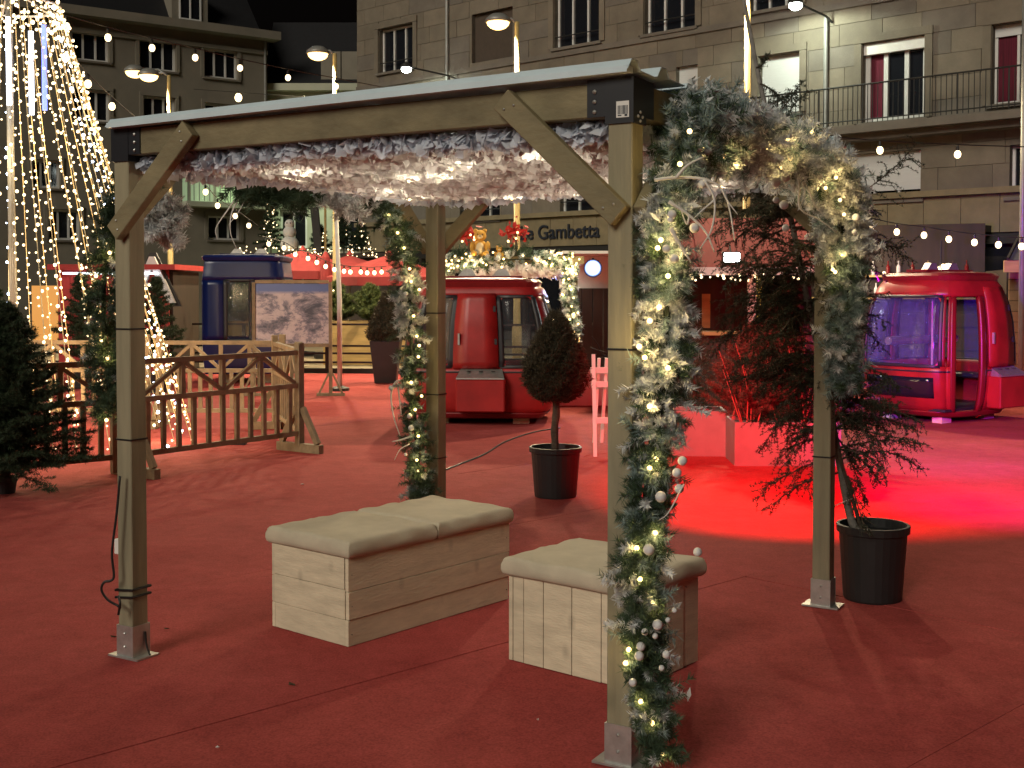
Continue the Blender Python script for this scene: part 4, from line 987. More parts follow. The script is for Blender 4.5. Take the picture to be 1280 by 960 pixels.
street_lamp('street lamp with one yellow lit head above the left half of the pergola', -4.0, 27.5, 7.0, ((-.38, 0, .0),), 7500)
street_lamp('street lamp with one yellow lit head in front of the corner building', .10, 24.5, 7.05, ((-.38, 0, .0),), 7500)
street_lamp('tall yellow lit lamp post whose head is above the picture, right of the nearest post', 3.96, 20.5, 7.05, ((-.42, 0, .05),), 5500)
t = thing('flag_pole', 'plain pale pole at the right edge of the picture', 'pole', Vector((7.57, 18.0, 0)))
MB().tube([(0, 0, 0), (0, 0, 6.2)], .04, 10).build('shaft', POLEG, t, smooth=True); MB().lathe([(.09, 0), (.09, .25), (.04, .3)], 12).build('socket', IRON, t)

# ------------------------------------------------------------------ cable car cabins
def gondola(label, loc, rz, paint, dark, cfg, LX=.95, LY=.80, H=1.72, lift=.10, glass=GLASS, name='cable_car_cabin'):
    t = thing(name, label, 'cable car', loc, rz)
    prof = cfg.get('prof') or [(0, .80), (.10, .92), (.30, .985), (.55, 1.), (.85, .985), (1.2, .93), (1.5, .83), (1.62, .77), (H, .66)]
    pw = cfg.get('pw', 7)
    zs = [p[0] for p in prof]; ks = [p[1] for p in prof]
    def S(u, z, off=0.):
        u = u % 4; k = int(u); f = u-k; a = -1+2*f
        sx, sy = ((a, -1), (1, a), (-a, 1), (-1, -a))[k]
        q = (abs(sx)**pw+abs(sy)**pw)**(1/pw); kz = np.interp(z, zs, ks)
        x, y = sx/q*LX*kz, sy/q*LY*(.35+.65*kz); l = math.hypot(x, y)
        return (x*(1+off/l), y*(1+off/l), z+lift)
    def patch(nm, u0, u1, z0, z1, off, th, m, par, smooth=True):
        nu = max(3, int((u1-u0)*12)); nz = max(3, int((z1-z0)*10)+2); mb = MB()
        for o in (off, off-th):
            for i in range(nu+1):
                for j in range(nz+1): mb.v.append(S(u0+(u1-u0)*i/nu, z0+(z1-z0)*j/nz, o))
        N = (nu+1)*(nz+1); id_ = lambda i, j: i*(nz+1)+j
        for i in range(nu):
            for j in range(nz):
                a, b, c, d = id_(i, j), id_(i+1, j), id_(i+1, j+1), id_(i, j+1); mb.f.append((a, b, c, d)); mb.f.append((N+d, N+c, N+b, N+a))
        for i in range(nu): mb.f.append((id_(i, 0), N+id_(i, 0), N+id_(i+1, 0), id_(i+1, 0))); mb.f.append((id_(i, nz), id_(i+1, nz), N+id_(i+1, nz), N+id_(i, nz)))
        if u1-u0 < 3.99:
            for j in range(nz): mb.f.append((id_(0, j), id_(0, j+1), N+id_(0, j+1), N+id_(0, j))); mb.f.append((id_(nu, j), N+id_(nu, j), N+id_(nu, j+1), id_(nu, j+1)))
        return mb.build(nm, m, par, smooth=smooth)
    zw0, zw1 = cfg.get('zw', (.64, 1.50))
    opens = cfg.get('open', ())          # (u0,u1) doorways from the floor up
    cuts = sorted({0., 4., *[v for o in opens for v in o]})
    for a, b in zip(cuts[:-1], cuts[1:]):
        if any(o[0] <= a and b <= o[1] for o in opens): continue
        patch('lower_shell', a, b, .06, zw0, 0, .03, paint, t)
    patch('floor_sill', 0, 4, 0, .07, .012, .05, dark, t); patch('top_band', 0, 4, zw1, H-.02, 0, .03, paint, t)
    w = cfg['windows']; edges = []
    for (a, b) in w:
        patch('window_pane', a, b, zw0, zw1, -.008, .01, glass, t)
        f = patch('window_trim', a-.02, a+.025, zw0, zw1, .006, .03, RUBBER, t); patch('seal', b-.025, b+.02, zw0, zw1, .006, .03, RUBBER, f)
        patch('seal', a, b, zw0-.02, zw0+.02, .006, .03, RUBBER, f); patch('seal', a, b, zw1-.02, zw1+.02, .006, .03, RUBBER, f)
        for cu, cz, du, dz in ((a, zw0, 1, 1), (b, zw0, -1, 1), (a, zw1, 1, -1), (b, zw1, -1, -1)):
            k_ = int(((a+b)/2) % 4); wid = 2*(LX if k_ in (0, 2) else LY); rz_ = .15; ru = min(rz_/wid, (b-a)*.4); mb = MB(); N_ = 6
            mb.v.append(S(cu, cz, .004)); mb.v += [S(cu+du*ru*(1-math.cos(q/N_*math.pi/2)), cz+dz*rz_*(1-math.sin(q/N_*math.pi/2)), .004) for q in range(N_+1)]
            mb.v += [S(cu, cz, -.02)]+[S(cu+du*ru*(1-math.cos(q/N_*math.pi/2)), cz+dz*rz_*(1-math.sin(q/N_*math.pi/2)), -.02) for q in range(N_+1)]; M_ = N_+2
            mb.f += [(0, q+1, q+2) for q in range(N_)]+[(M_, M_+q+2, M_+q+1) for q in range(N_)]+[(q+1, M_+q+1, M_+q+2, q+2) for q in range(N_)]
            mb.build('corner_fillet', paint, t)
    for (a, b) in cfg.get('low', ()): patch('lower_pane', a, b, .24, .50, .004, .012, GLASSD, t)
    occ = sorted([tuple(x) for x in list(w)+list(opens)]); cur = 0.
    for a, b in occ+[(4., 4.)]:
        if a-cur > .05: patch('pillar', cur+.015, a-.015, zw0, zw1, 0, .04, cfg.get('pillar', dark), t)
        cur = b
    for (a, b) in opens:
        for e in (a, b): patch('door_jamb', e-.03, e+.03, .06, zw1, .015, .06, dark, t)
    for (a, b) in cfg.get('panels', ()): patch('door_panel', a, b, zw0-.02, H-.12, .03, .022, paint, t)
    for a, b in zip(cuts[:-1], cuts[1:]):
        if not any(o[0] <= a and b <= o[1] for o in opens): patch('belt_trim', a, b, zw0-.075, zw0-.055, .006, .012, RUBBER, t)
    # roof cap with hanger lugs
    mb = MB(); n = 48
    for k, z, o in ((1.03, H-.04, 0), (1.06, H+.02, 0), (1.0, H+.055, 0), (.6, H+.075, 0)):
        for i in range(n):
            x, y, _ = S(4*i/n, H-.02); mb.v.append((x*k, y*k, z+lift))
    for r in range(3):
        for i in range(n): j = (i+1) % n; mb.f.append((r*n+i, r*n+j, (r+1)*n+j, (r+1)*n+i))
    mb.f.append(tuple(range(n))[::-1]); mb.f.append(tuple(range(3*n, 4*n))); rf = mb.build('roof', dark, t, smooth=False)
    for x in (-.22, .22):
        MB().prism([(x-.14, H+.07+lift), (x+.14, H+.07+lift), (x+.07, H+.19+lift), (x-.03, H+.19+lift)], -.05, .05).build('hanger_lug', cfg.get('lug', GALV), rf)
    MB().box((0, 0, H+.085+lift), (1.0, .3, .03)).build('roof_plate', dark, rf)
    # ski basket
    for (ux, side) in cfg.get('box', ()):
        x, y, _ = S(ux, .3); sx = 1 if side == 'x' else 0; w_ = .60; dp = .20
        c = (x, y-dp/2+.02, .30+lift)
        bx = MB().box((c[0], c[1], c[2]), (w_, dp, .40)).build('ski_box', paint, t, bevel=.015)
        ld_ = MB(); ld_.add([(x-w_*.49, y-.19, .515+lift), (x+w_*.49, y-.19, .515+lift), (x+w_*.42, y-.0, .62+lift), (x-w_*.42, y-.0, .62+lift), (x-w_*.49, y-.19, .50+lift), (x+w_*.49, y-.19, .50+lift), (x+w_*.42, y, .50+lift), (x-w_*.42, y, .50+lift)], [(0, 1, 2, 3), (0, 4, 5, 1), (1, 5, 6, 2), (2, 6, 7, 3), (3, 7, 4, 0), (4, 7, 6, 5)])
        ld_.build('box_lid', GALV, bx)
        for q in (-.15, 0., .15):
            MB().lathe([(.001, 0), (.028, 0), (.028, .004), (.001, .004)], 10, (x+q, y-.075, .588+lift)).build('ski_hole', RUBBER, bx)
    for (a, b) in cfg.get('panels', ()):
        for z_ in (.95, 1.35): x, y, z1_ = S(b-.015, z_, .035); MB().box((x, y, z1_), (.03, .02, .07)).build('hinge', RUBBER, t)
        x, y, z1_ = S(a+.035, .98, .045); MB().box((x, y, z1_), (.022, .03, .14)).build('door_handle', GALV, t)
    # interior: floor, seats, grab pole
    MB().box((0, 0, .09+lift), (2*LX*.8, 2*LY*.8, .03)).build('floor', RUBBER, t)
    for sx in (-1, 1):
        MB().box((sx*LX*.66, 0, .46+lift), (.34, 2*LY*.72, .06)).build('seat', RUBBER, t, bevel=.015)
    MB().tube([(.0, .1, .1+lift), (.0, .1, H-.05+lift)], .022, 8).build('grab_pole', GALV, t)
    if cfg.get('rail'): MB().tube([(-LX*.8, .25, .93+lift), (LX*.8, .25, .93+lift)], .055, 10).build('back_rail', GALV, t)
    for sx in (-1, 1):
        for sy in (-1, 1): MB().box((sx*LX*.52, sy*LY*.5, lift/2), (.20, .14, lift)).build('support_block', PLANKP, t)
    return t
gondola('red cable car cabin with closed windows standing behind the far pergola post', Vector((-.36, 15.55, 0)), R(-4), REDP, REDD,
        dict(windows=((.08, .33), (.64, .93), (1.10, 1.90), (2.08, 2.46), (2.55, 2.92), (3.10, 3.90)), panels=((.345, .625),), box=((.52, 'y'),)), LX=.97, LY=.75, H=1.66, lift=.09)
GLB = glassmat('scuffed_blue_lit_glass', (.20, .24, .55), .12, .06, .12, .10)  # blue light reflected in the panes is put into the tint
gondola('red cable car cabin with open doorway lit violet at the right edge', Vector((5.56, 15.75, 0)), R(36), REDP, REDD,
        dict(windows=((3.08, 3.93), (.81, .94), (1.10, 1.90), (2.08, 2.45), (2.55, 2.92)), open=((.08, .42),), panels=((.47, .79),), box=((.67, 'y'),), low=((3.14, 3.86),), rail=True, pw=3.8, prof=[(0, .74), (.12, .87), (.35, .965), (.6, 1.), (.9, .99), (1.2, .95), (1.45, .87), (1.62, .77), (1.74, .64)]), LX=.90, LY=.74, H=1.74, lift=.09, glass=GLB)
gondola('dark blue cable car cabin standing behind the mountain poster', Vector((-4.82, 22.2, 0)), R(3), BLUEP, BLUEP,
        dict(windows=((.30, .66), (.72, .93), (1.10, 1.90), (2.08, 2.92), (3.10, 3.90)), zw=(.60, 1.66), pillar=BLUEP, pw=16, prof=[(0, .94), (.1, .97), (.5, 1.), (1.7, 1.), (1.85, .97), (2.05, .94)]), LX=.72, LY=.80, H=2.05, lift=.18)

# ------------------------------------------------------------------ stage lights
def par_can(label, p, aim, colr, power, spot, lens, k=1., size=.05, blend=.5):
    p = Vector(p); t = thing('stage_light', label, 'stage light', p); d = (Vector(aim)-p).normalized(); q = d.to_track_quat('Z', 'Y').to_matrix()
    mb = MB().lathe([(.05, -.14), (.075, -.10), (.08, .0), (.085, .03), (.078, .03), (.07, -.01)], 20); mb.v = [tuple(q @ Vector(v)*k) for v in mb.v]; mb.build('housing', BLACKM, t)
    mb = MB().lathe([(.001, .008), (.07, .008), (.07, .0), (.001, .0)], 20); mb.v = [tuple(q @ Vector(v)*k) for v in mb.v]; mb.build('lens', lens, t)
    MB().tube([(-.1, 0, 0), (-.1, 0, .13), (.1, 0, .13), (.1, 0, 0)], .008, 6).build('yoke', BLACKM, t)
    MB().box((0, 0, .15), (.04, .04, .05)).build('clamp', BLACKM, t)
    if power: lamp('beam', 'SPOT', p+d*.05, power, colr, t, size, p+d*3, spot, blend)
    return t
LR = glow('red_lens', (1, .02, .02), 3); LB = glow('violet_lens', (.25, .12, 1), 5); LW = glow('blue_white_lens', (.3, .42, 1), 2.3)
sl = P4+U1*.95+U2*.12
par_can('red stage light clamped under the back beam by the right pergola post', sl+Vector((0, 0, 2.12)), Vector((3.0, 10.9, 0.0)), (1, .0, .02), 2900, 72, LR, blend=1.)
par_can('violet stage light clamped under the back beam right of the red one', P4+U2*.12+Vector((.12, .1, 2.0)), Vector((6.0, 15.0, .5)), (.06, .07, 1), 6500, 33, LB, blend=.6)
par_can('added magenta stage light behind the right pergola post, tinting the carpet', P4+U2*.12+Vector((.12, .1, 1.7)), Vector((6.6, 13.2, 0)), (.8, .0, .8), 1900, 54, LR, blend=1.)  # added lamp, colours the floor where red and blue light mix
bp = at(741, 335, 21.)
st = par_can('bright blue white stage light facing the square beside the far garland frame', bp, bp+Vector((-.15, -3, -.35)), (.35, .38, 1), 160, 120, LW, k=1.9)

# ------------------------------------------------------------------ poster easel
eb = Vector((-3.45, 19.0, 0)); es = thing('poster_easel', 'framed snowy mountain poster on a wooden easel behind the barriers', 'easel', eb)
pmat, n, l, b = NT('mountain_print'); tc = n.new('ShaderNodeTexCoord'); mp = n.new('ShaderNodeMapping'); l.new(tc.outputs['Object'], mp.inputs[0]); mp.inputs['Scale'].default_value = (1.0, 1, 1.6)
n1 = n.new('ShaderNodeTexNoise'); n1.inputs['Scale'].default_value = 2.2; n1.inputs['Detail'].default_value = 14; n1.inputs['Roughness'].default_value = .74; n1.inputs['Distortion'].default_value = .35
l.new(mp.outputs[0], n1.inputs['Vector']); cr = n.new('ShaderNodeValToRGB'); l.new(n1.outputs['Fac'], cr.inputs[0])
E_ = cr.color_ramp.elements; E_[0].position = .40; E_[0].color = (.06, .065, .10, 1); E_[1].position = .60; E_[1].color = (.58, .49, .50, 1); x = E_.new(.49); x.color = (.26, .23, .28, 1); x = E_.new(.52); x.color = (.50, .42, .43, 1)
sx = n.new('ShaderNodeSeparateXYZ'); l.new(tc.outputs['Object'], sx.inputs[0]); mr = n.new('ShaderNodeMapRange'); mr.inputs['From Min'].default_value = 1.60; mr.inputs['From Max'].default_value = 1.66; l.new(sx.outputs['Z'], mr.inputs[0])
mx = n.new('ShaderNodeMix'); mx.data_type = 'RGBA'; l.new(mr.outputs[0], mx.inputs['Factor']); l.new(cr.outputs[0], mx.inputs['A']); mx.inputs['B'].default_value = (.10, .15, .36, 1); l.new(mx.outputs['Result'], b.inputs['Base Color']); b.inputs['Roughness'].default_value = .35
MB().box((0, 0, 1.30), (1.16, .012, .94)).build('poster', pmat, es)
for x in (-.60, .60): MB().box((x, 0, .90), (.05, .05, 1.78)).build('upright', FENCEW, es)
for z in (1.80, .80): MB().box((0, 0, z), (1.15, .05, .05)).build('frame_rail', FENCEW, es)
for x in (-.60, .60):
    f = MB().box((x, 0, .025), (.44, .06, .05)).build('foot', FENCEW, es)
    for s in (-1, 1): MB().bar((x+s*.18, 0, .05), (x+s*.03, 0, .36), .03, .03, up=(0, 1, 0)).build('strut', FENCEW, f)

# white folding easel behind the nearest post
t = thing('folding_easel', 'white folding easel half hidden behind the nearest pergola post', 'easel', Vector((.92, 12.2, 0)), R(12))
for x, lean in ((-.11, .03), (.14, -.03)):
    MB().bar((x, -.1, 0), (x+lean, .08, 1.02), .035, .028).build('leg', WHITEP, t)
for x in (-.02, .06): MB().bar((x, .26, .1), (x, .08, .98), .03, .022).build('rear_leg', WHITEP, t)
for z in (.36, .72, .86): MB().box((.015, -.1+.18*z, z), (.26, .02, .06)).build('crossbar', WHITEP, t)

# ------------------------------------------------------------------ red-lit planter and its evergreens
GREYP = mat('chalky_planter_paint', (.24, .21, .19), .7, var=.08)
def planter(label, c, rz, w, d, h, m, nm='planter', plank=True):
    t = thing(nm, label, 'planter', c, rz)
    for sy, ln in ((-1, w), (1, w)): MB().box((0, sy*(d/2-.012), h/2), (ln, .024, h)).build('side_panel', m, t, bevel=.004)
    for sx_ in (-1, 1): MB().box((sx_*(w/2-.0125), 0, h/2), (.024, d-.05, h-.002)).build('end_panel', m, t, bevel=.004)
    MB().box((0, 0, h-.06), (w-.06, d-.06, .04)).build('soil', SOIL, t)
    return t
planter('white planter box flooded with red light behind the right post', Vector((2.62, 11.72, 0)), R(-2), 1.0, .62, .42, GREYP)
planter('white planter box left of the red lit planter', Vector((1.86, 12.35, 0)), R(-4), .62, .5, .46, GREYP)
SPRUCER = leafmat('red_lit_spruce', (.045, .036, .020), (.12, .085, .045), .12)  # needles lightened towards brown so that they look lit red
spruce('bushy spruce at the left end of the red lit planter', Vector((2.36, 11.72, .36)), .95, .60, 150, m=SPRUCER, per=34, up=.7, nlen=.045, nw=.006, z0=.0)
spruce('bushy spruce in the middle of the red lit planter', Vector((2.66, 11.82, .36)), 1.25, .58, 150, m=SPRUCER, per=34, up=.6, nlen=.045, nw=.006, z0=.0)
spruce('bushy spruce at the right end of the red lit planter', Vector((2.96, 11.72, .36)), .95, .58, 140, m=SPRUCER, per=34, up=.6, nlen=.045, nw=.006, z0=.0)
spruce('young spruce in the white planter left of the red lit one', Vector((1.86, 12.35, .42)), .9, .36, 40, m=SPRUCE, per=18, up=.6, nlen=.045, nw=.006, z0=.02)
# bare red stems in the planter
t = thing('bare_shrub', 'bare upright red stems rising from the red lit planter', 'shrub', Vector((2.45, 11.6, .36)))
STEMM = mat('red_stem', (.32, .10, .07), .7)
for k in range(22):
    a = random.uniform(0, 6.28); l_ = random.uniform(.4, .95); p = Vector((random.uniform(-.38, .4), random.uniform(-.18, .2), 0)); e = p+Vector((.35*math.cos(a)*l_, .3*math.sin(a)*l_, l_))
    mdd = (p+e)/2+Vector((random.uniform(-.05, .05), random.uniform(-.05, .05), 0)); MB().tube(spline([p, mdd, e], 7), [.007, .006, .005, .005, .004, .003, .002], 5).build('stem', STEMM, t)

# ------------------------------------------------------------------ rail along the carpet edge, planters and hedge behind
def rail(label, a, b, nposts):
    a = Vector(a); b = Vector(b); d = b-a; L = d.length; t = thing('metal_rail', label, 'railing', (a+b)/2, math.atan2(d.y, d.x))
    for z in (.98, .55, .40, .22): MB().box((0, 0, z), (L, .04, .04)).build('rail_bar', IRON, t)
    MB().box((0, 0, .05), (L, .10, .10)).build('kerb_bar', IRON, t)
    for k in range(nposts): MB().box((-L/2+L*(k+.5)/nposts, .0, .5), (.07, .07, 1.0)).build('post', IRON, t)
rail('dark metal rail at the far edge of the carpet behind the easel', (-4.4, 24.3, 0), (-1.6, 24.0, 0), 2)
rail('dark metal rail at the carpet edge behind the topiary', (-1.5, 24.0, 0), (4.6, 23.0, 0), 5)
rail('dark metal rail behind the light cone', (-11, 24.6, 0), (-4.6, 24.35, 0), 4)
rail('dark metal rail behind the red roofed stall', (4.7, 23.0, 0), (11, 21.6, 0), 4)
for k, (x, y, w, lab) in enumerate(((-3.45, 27.2, 1.5, 'wooden planter behind the rail right of the poster'), (-1.75, 27.0, 1.5, 'wooden planter behind the rail and the square-potted topiary'), (-5.6, 26.6, 1.6, 'wooden planter behind the rail left of the blue cabin'), (2.2, 25.2, 2.4, 'dark wooden planter behind the rail near the blue stage light'))):
    planter(lab, Vector((x, y, 0)), 0, w, .6, .98, PLANTW if k < 3 else DARKW, 'wooden_planter')
HEDGE = leafmat('lamplit_hedge_needles', (.04, .07, .018), (.15, .18, .05), .15)  # brighter copy of the spruce needles, yellow lamp light put into the colour
for (x, y, h, r, lab, lt) in ((-3.95, 27.2, .85, .55, 'bushy evergreen at the left of the planter beside the poster', 2), (-3.2, 27.2, .80, .6, 'bushy evergreen at the right of the planter beside the poster', 2), (-2.1, 27.0, .8, .55, 'bushy evergreen at the left of the planter behind the square-potted topiary', 2), (-1.4, 27.0, .75, .5, 'bushy evergreen at the right of the planter behind the square-potted topiary', 1),
                              (-5.9, 26.6, .9, .55, 'bushy evergreen with small lights left of the blue cabin', 5), (-5.2, 26.6, .8, .5, 'bushy evergreen touching the left side of the blue cabin', 3)):
    spruce(lab, Vector((x, y, .95)), h, r, 46, 'evergreen_shrub', m=HEDGE, per=22, nlen=.08, nw=.014, up=.55, lights=lt, z0=.0)
spruce('potted spruce right of the left post in front of the red stall', Vector((-5.75, 19.6, 0)), 1.55, .52, 70, per=22, nlen=.06, nw=.01, potted=.2)
spruce('potted spruce behind the light cone left of the left post', Vector((-7.3, 20.5, 0)), 1.6, .55, 70, per=22, nlen=.06, nw=.01, potted=.2)
spruce('potted spruce behind the light cone near the picture edge', Vector((-8.6, 20.0, 0)), 1.5, .55, 60, per=22, nlen=.06, nw=.01, potted=.2)

# parasols on the terrace
def parasol(label, c, r, h, closed=False):
    t = thing('parasol', label, 'parasol', c, 0, 'red terrace parasols')
    MB().tube([(0, 0, 0), (0, 0, h)], .03, 8).build('pole', POLEG, t); MB().lathe([(.3, 0), (.3, .08), (.05, .1)], 16).build('base', IRON, t)
    if closed: MB().lathe([(.02, h), (.10, h-.15), (.15, h-.6), (.19, h-1.3), (.17, h-1.35), (.03, h-1.3)], 12).build('canopy', PARAS, t)
    else:
        n = 8; mb = MB(); mb.v.append((0, 0, h))
        for k in range(n): a = 2*math.pi*(k+.5)/n; mb.v.append((r*.5*math.cos(a), r*.5*math.sin(a), h-.24))
        for k in range(n): a = 2*math.pi*(k+.5)/n; mb.v.append((r*math.cos(a), r*math.sin(a), h-.55))
        for k in range(n): a = 2*math.pi*(k+.5)/n; mb.v.append((r*math.cos(a), r*math.sin(a), h-.75))
        for k in range(n):
            j = (k+1) % n; mb.f += [(0, 1+k, 1+j), (1+k, 1+n+k, 1+n+j, 1+j), (1+n+k, 1+2*n+k, 1+2*n+j, 1+n+j)]
        cn_ = mb.build('canopy', PARAS, t)
        MB().lathe([(.001, .12), (.03, .1), (.10, 0), (.001, .0)], 10, (0, 0, h)).build('cap', PARAS, cn_)
parasol('open red parasol behind the poster', Vector((-5.35, 31.0, 0)), 1.6, 2.68)
parasol('open red parasol left of the far post, furthest right of the parasols', Vector((-3.0, 29.5, 0)), 1.55, 2.52)
parasol('open red parasol behind the closed parasol', Vector((-4.35, 32.5, 0)), 1.5, 2.60)
parasol('closed red parasol between the open parasols', Vector((-4.55, 29.6, 0)), 1, 2.62, True)

# ------------------------------------------------------------------ terrace stall with lit trees on top
sb = Vector((-5.75, 36.0, 0)); t = thing('terrace_kiosk', 'dark kiosk behind the parasols with lit trees on its flat roof', 'kiosk', sb)
MB().box((0, 1.2, 1.3), (4.6, 2.2, 2.6)).build('body', DARKW, t); MB().box((0, 1.1, 2.68), (5.0, 2.8, .14)).build('roof', DARKW, t)
q = MB()
for k in range(90): q.ball((random.uniform(-2.4, 2.4), -.32+random.uniform(-.05, .05), 2.72+random.uniform(-.1, .22)), random.uniform(.012, .026), 6, 4)
stuff(q.build('roof_lights', BULBW, t))
for (px, h, r, lab, lt) in ((336, 1.65, .45, 'lit christmas tree at the left end of the kiosk roof', 46), (428, 1.35, .40, 'unlit fir tree in the middle of the kiosk roof behind the white post', 6), (450, .95, .34, 'small lit christmas tree at the right end of the kiosk roof', 34), (398, .8, .35, 'low lit bush on the kiosk roof', 26)):
    p = at(px, 300, 36.); spruce(lab, Vector((p.x, 36.3, 2.75)), h, r, 40, 'christmas_tree', per=16, nlen=.09, nw=.016, lights=lt, up=.0)
t = thing('decor_figure', 'cream snowman figure standing on the kiosk roof', 'figure', Vector((at(362, 300, 36).x, 36, 2.75)))
MB().ball((0, 0, .25), (.28, .28, .27), 12, 8).ball((0, 0, .62), .2, 12, 8).ball((0, 0, .86), .15, 12, 8).build('body', TWIGW, t, smooth=True)
for x in (-.05, .05): MB().ball((x, -.14, .89), .02, 6, 4).build('eye', IRON, t)
t = thing('dark_post', 'black leaning post on the kiosk roof', 'post', Vector((at(399, 300, 36).x, 35.9, 2.75)))
MB().bar((0, 0, 0), (-.12, 0, 1.35), .22, .22).build('shaft', IRON, t); MB().box((.2, 0, .7), (.06, .06, 1.4)).build('batten', PLANTW, t)
t = thing('wrapped_post', 'pale wrapped post with fluffy white top left of the far post', 'post', Vector((at(424, 300, 20.).x, 20.0, 0)))
MB().tube([(0, 0, 0), (0, 0, 1.5), (-.05, 0, 3.05)], [.04, .04, .03], 10).build('shaft', TWIGW, t, smooth=True)
MB().lathe([(.16, 0), (.16, .05), (.07, .08)], 14).build('base', IRON, t)

# ------------------------------------------------------------------ second garlanded frame behind the red cabin, teddy bears
f0 = at(557, 340, 19.2); f1 = at(722, 330, 19.2)
fr = thing('timber_arch', 'timber frame behind the red cabin wrapped in glowing garland', 'frame', Vector(((f0.x+f1.x)/2, 19.2, 0)))
zf = 2.08
for x in (f0.x, f1.x-.05):
    for y in (19.2, 21.2): MB().box((x, y, zf/2), (.10, .10, zf)).build('post', WOOD, fr, True)
for y in (19.2, 21.2): MB().box(((f0.x+f1.x)/2, y, zf+.06), (f1.x-f0.x+.2, .10, .12)).build('beam', WOODX, fr, True)
for x in (f0.x, f1.x-.05): MB().box((x, 20.2, zf+.06), (.10, 1.9, .12)).build('side_beam', WOODX, fr, True)
nn = 700; C = np.stack([rng.uniform(f0.x+.4, f1.x-.15, nn), rng.uniform(19.3, 21.1, nn), 2.05-.13*rng.random(nn)], 1); V, F = leaf_quads(C, rng.normal(size=C.shape)+[0, -.5, 0], .09, .5); stuff(npmesh('net_leaves', V, F, NETM, fr))
def farg(label, pts, rad, n, nb):
    path = spline(pts, 60); bl_ = [Vector(path[random.randrange(60)])+Vector((random.uniform(-.12, .12), -rad-.02, random.uniform(-.12, .12))) for _ in range(nb)]
    g = garland(label, pts, rad, n, lambda t: (.35, .45, .35), [], per=40, nlen=.07, nw=.012)
    for k, p in enumerate(bl_):
        MB().ball(p, .016, 6, 4).build('bulb', BULB, g, True)
        if k % 4 == 0: lamp('bulb_light', 'POINT', p+Vector((0, -.02, 0)), 1.6, (1, .76, .36), g, .03)
farg('glowing garland along the top of the frame behind the red cabin', [(f0.x-.1, 19.1, 1.7), (f0.x+.05, 19.1, 2.05), (f0.x+.6, 19.1, 2.13), (f1.x-.6, 19.1, 2.15), (f1.x-.1, 19.1, 2.12)], .13, 300, 60)
farg('glowing garland down the right post of the frame behind the red cabin', [(f1.x-.12, 19.08, 2.05), (f1.x-.14, 19.08, 1.6), (f1.x-.08, 19.08, 1.1), (f1.x-.10, 19.08, .6)], .11, 200, 40)
def bear(label, p, s, rz=0):
    t = thing('teddy_bear', label, 'teddy bear', p, rz); mb = MB()
    mb.ball((0, 0, .15*s), (.13*s, .11*s, .16*s), 14, 10).ball((0, -.01*s, .38*s), (.115*s, .105*s, .105*s), 14, 10)
    for x in (-1, 1):
        mb.ball((x*.085*s, 0, .47*s), (.042*s, .025*s, .042*s), 10, 6); mb.ball((x*.14*s, -.05*s, .17*s), (.05*s, .06*s, .11*s), 10, 6); mb.ball((x*.11*s, -.15*s, .05*s), (.06*s, .11*s, .055*s), 10, 6)
    mb.build('body', BEAR, t, smooth=True)
    sn = MB().ball((0, -.105*s, .355*s), (.05*s, .04*s, .038*s), 10, 6).build('muzzle', BEARL, t, smooth=True)
    MB().ball((0, -.145*s, .37*s), .015*s, 6, 4).build('nose', IRON, sn)
    for x in (-1, 1): MB().ball((x*.045*s, -.098*s, .405*s), .013*s, 6, 4).build('eye', IRON, t)
    MB().ball((0, -.07*s, .15*s), (.085*s, .06*s, .11*s), 10, 6).build('belly', BEARL, t, smooth=True)
pb = at(600, 320, 19.1); bear('golden teddy bear sitting on top of the garlanded frame', Vector((pb.x, 19.2, zf+.12)), .86)
pb = at(624, 320, 19.1); bear('small teddy bear peeping over the garland right of the larger bear', Vector((pb.x, 19.25, zf+.08)), .42)
POIN = leafmat('poinsettia_red', (.35, .01, .01), (.5, .03, .02), .1)
for px, py, lab in ((645, 290, 'bunch of red poinsettia with fir and lights in front of the shop lettering'), (586, 292, 'bunch of red poinsettia with fir left of the teddy bear')):
    p = at(px, py, 19.3); t = thing('poinsettia_bunch', lab, 'decoration', Vector((p.x, p.y, zf+.1)))
    C = np.array(p)+rng.normal(size=(70, 3))*[.09, .06, .07]; V, F = leaf_quads(C, rng.normal(size=C.shape)+[0, -1, 0], .06, .45); stuff(npmesh('red_leaves', V, F, POIN, t))
    Pn = np.tile(np.array([p.x, p.y, zf+.15]), (40, 1))+rng.normal(size=(40, 3))*[.1, .08, .04]; V, F = needle_tris(Pn, unit(rng.normal(size=(40, 3))+[0, 0, .5]), np.full(40, .2), 30, .07, .012); stuff(npmesh('fir_needles', V, F, GREEN, t))
    MB().tube([(0, 0, 0), (0, 0, p.z-zf-.1)], .02, 6).build('stalk', BARK, t)
    for k in range(4): MB().ball(p+Vector((random.uniform(-.15, .15), -.12, random.uniform(-.18, .0))), .018, 6, 4).build('bulb', BULB, t, True)
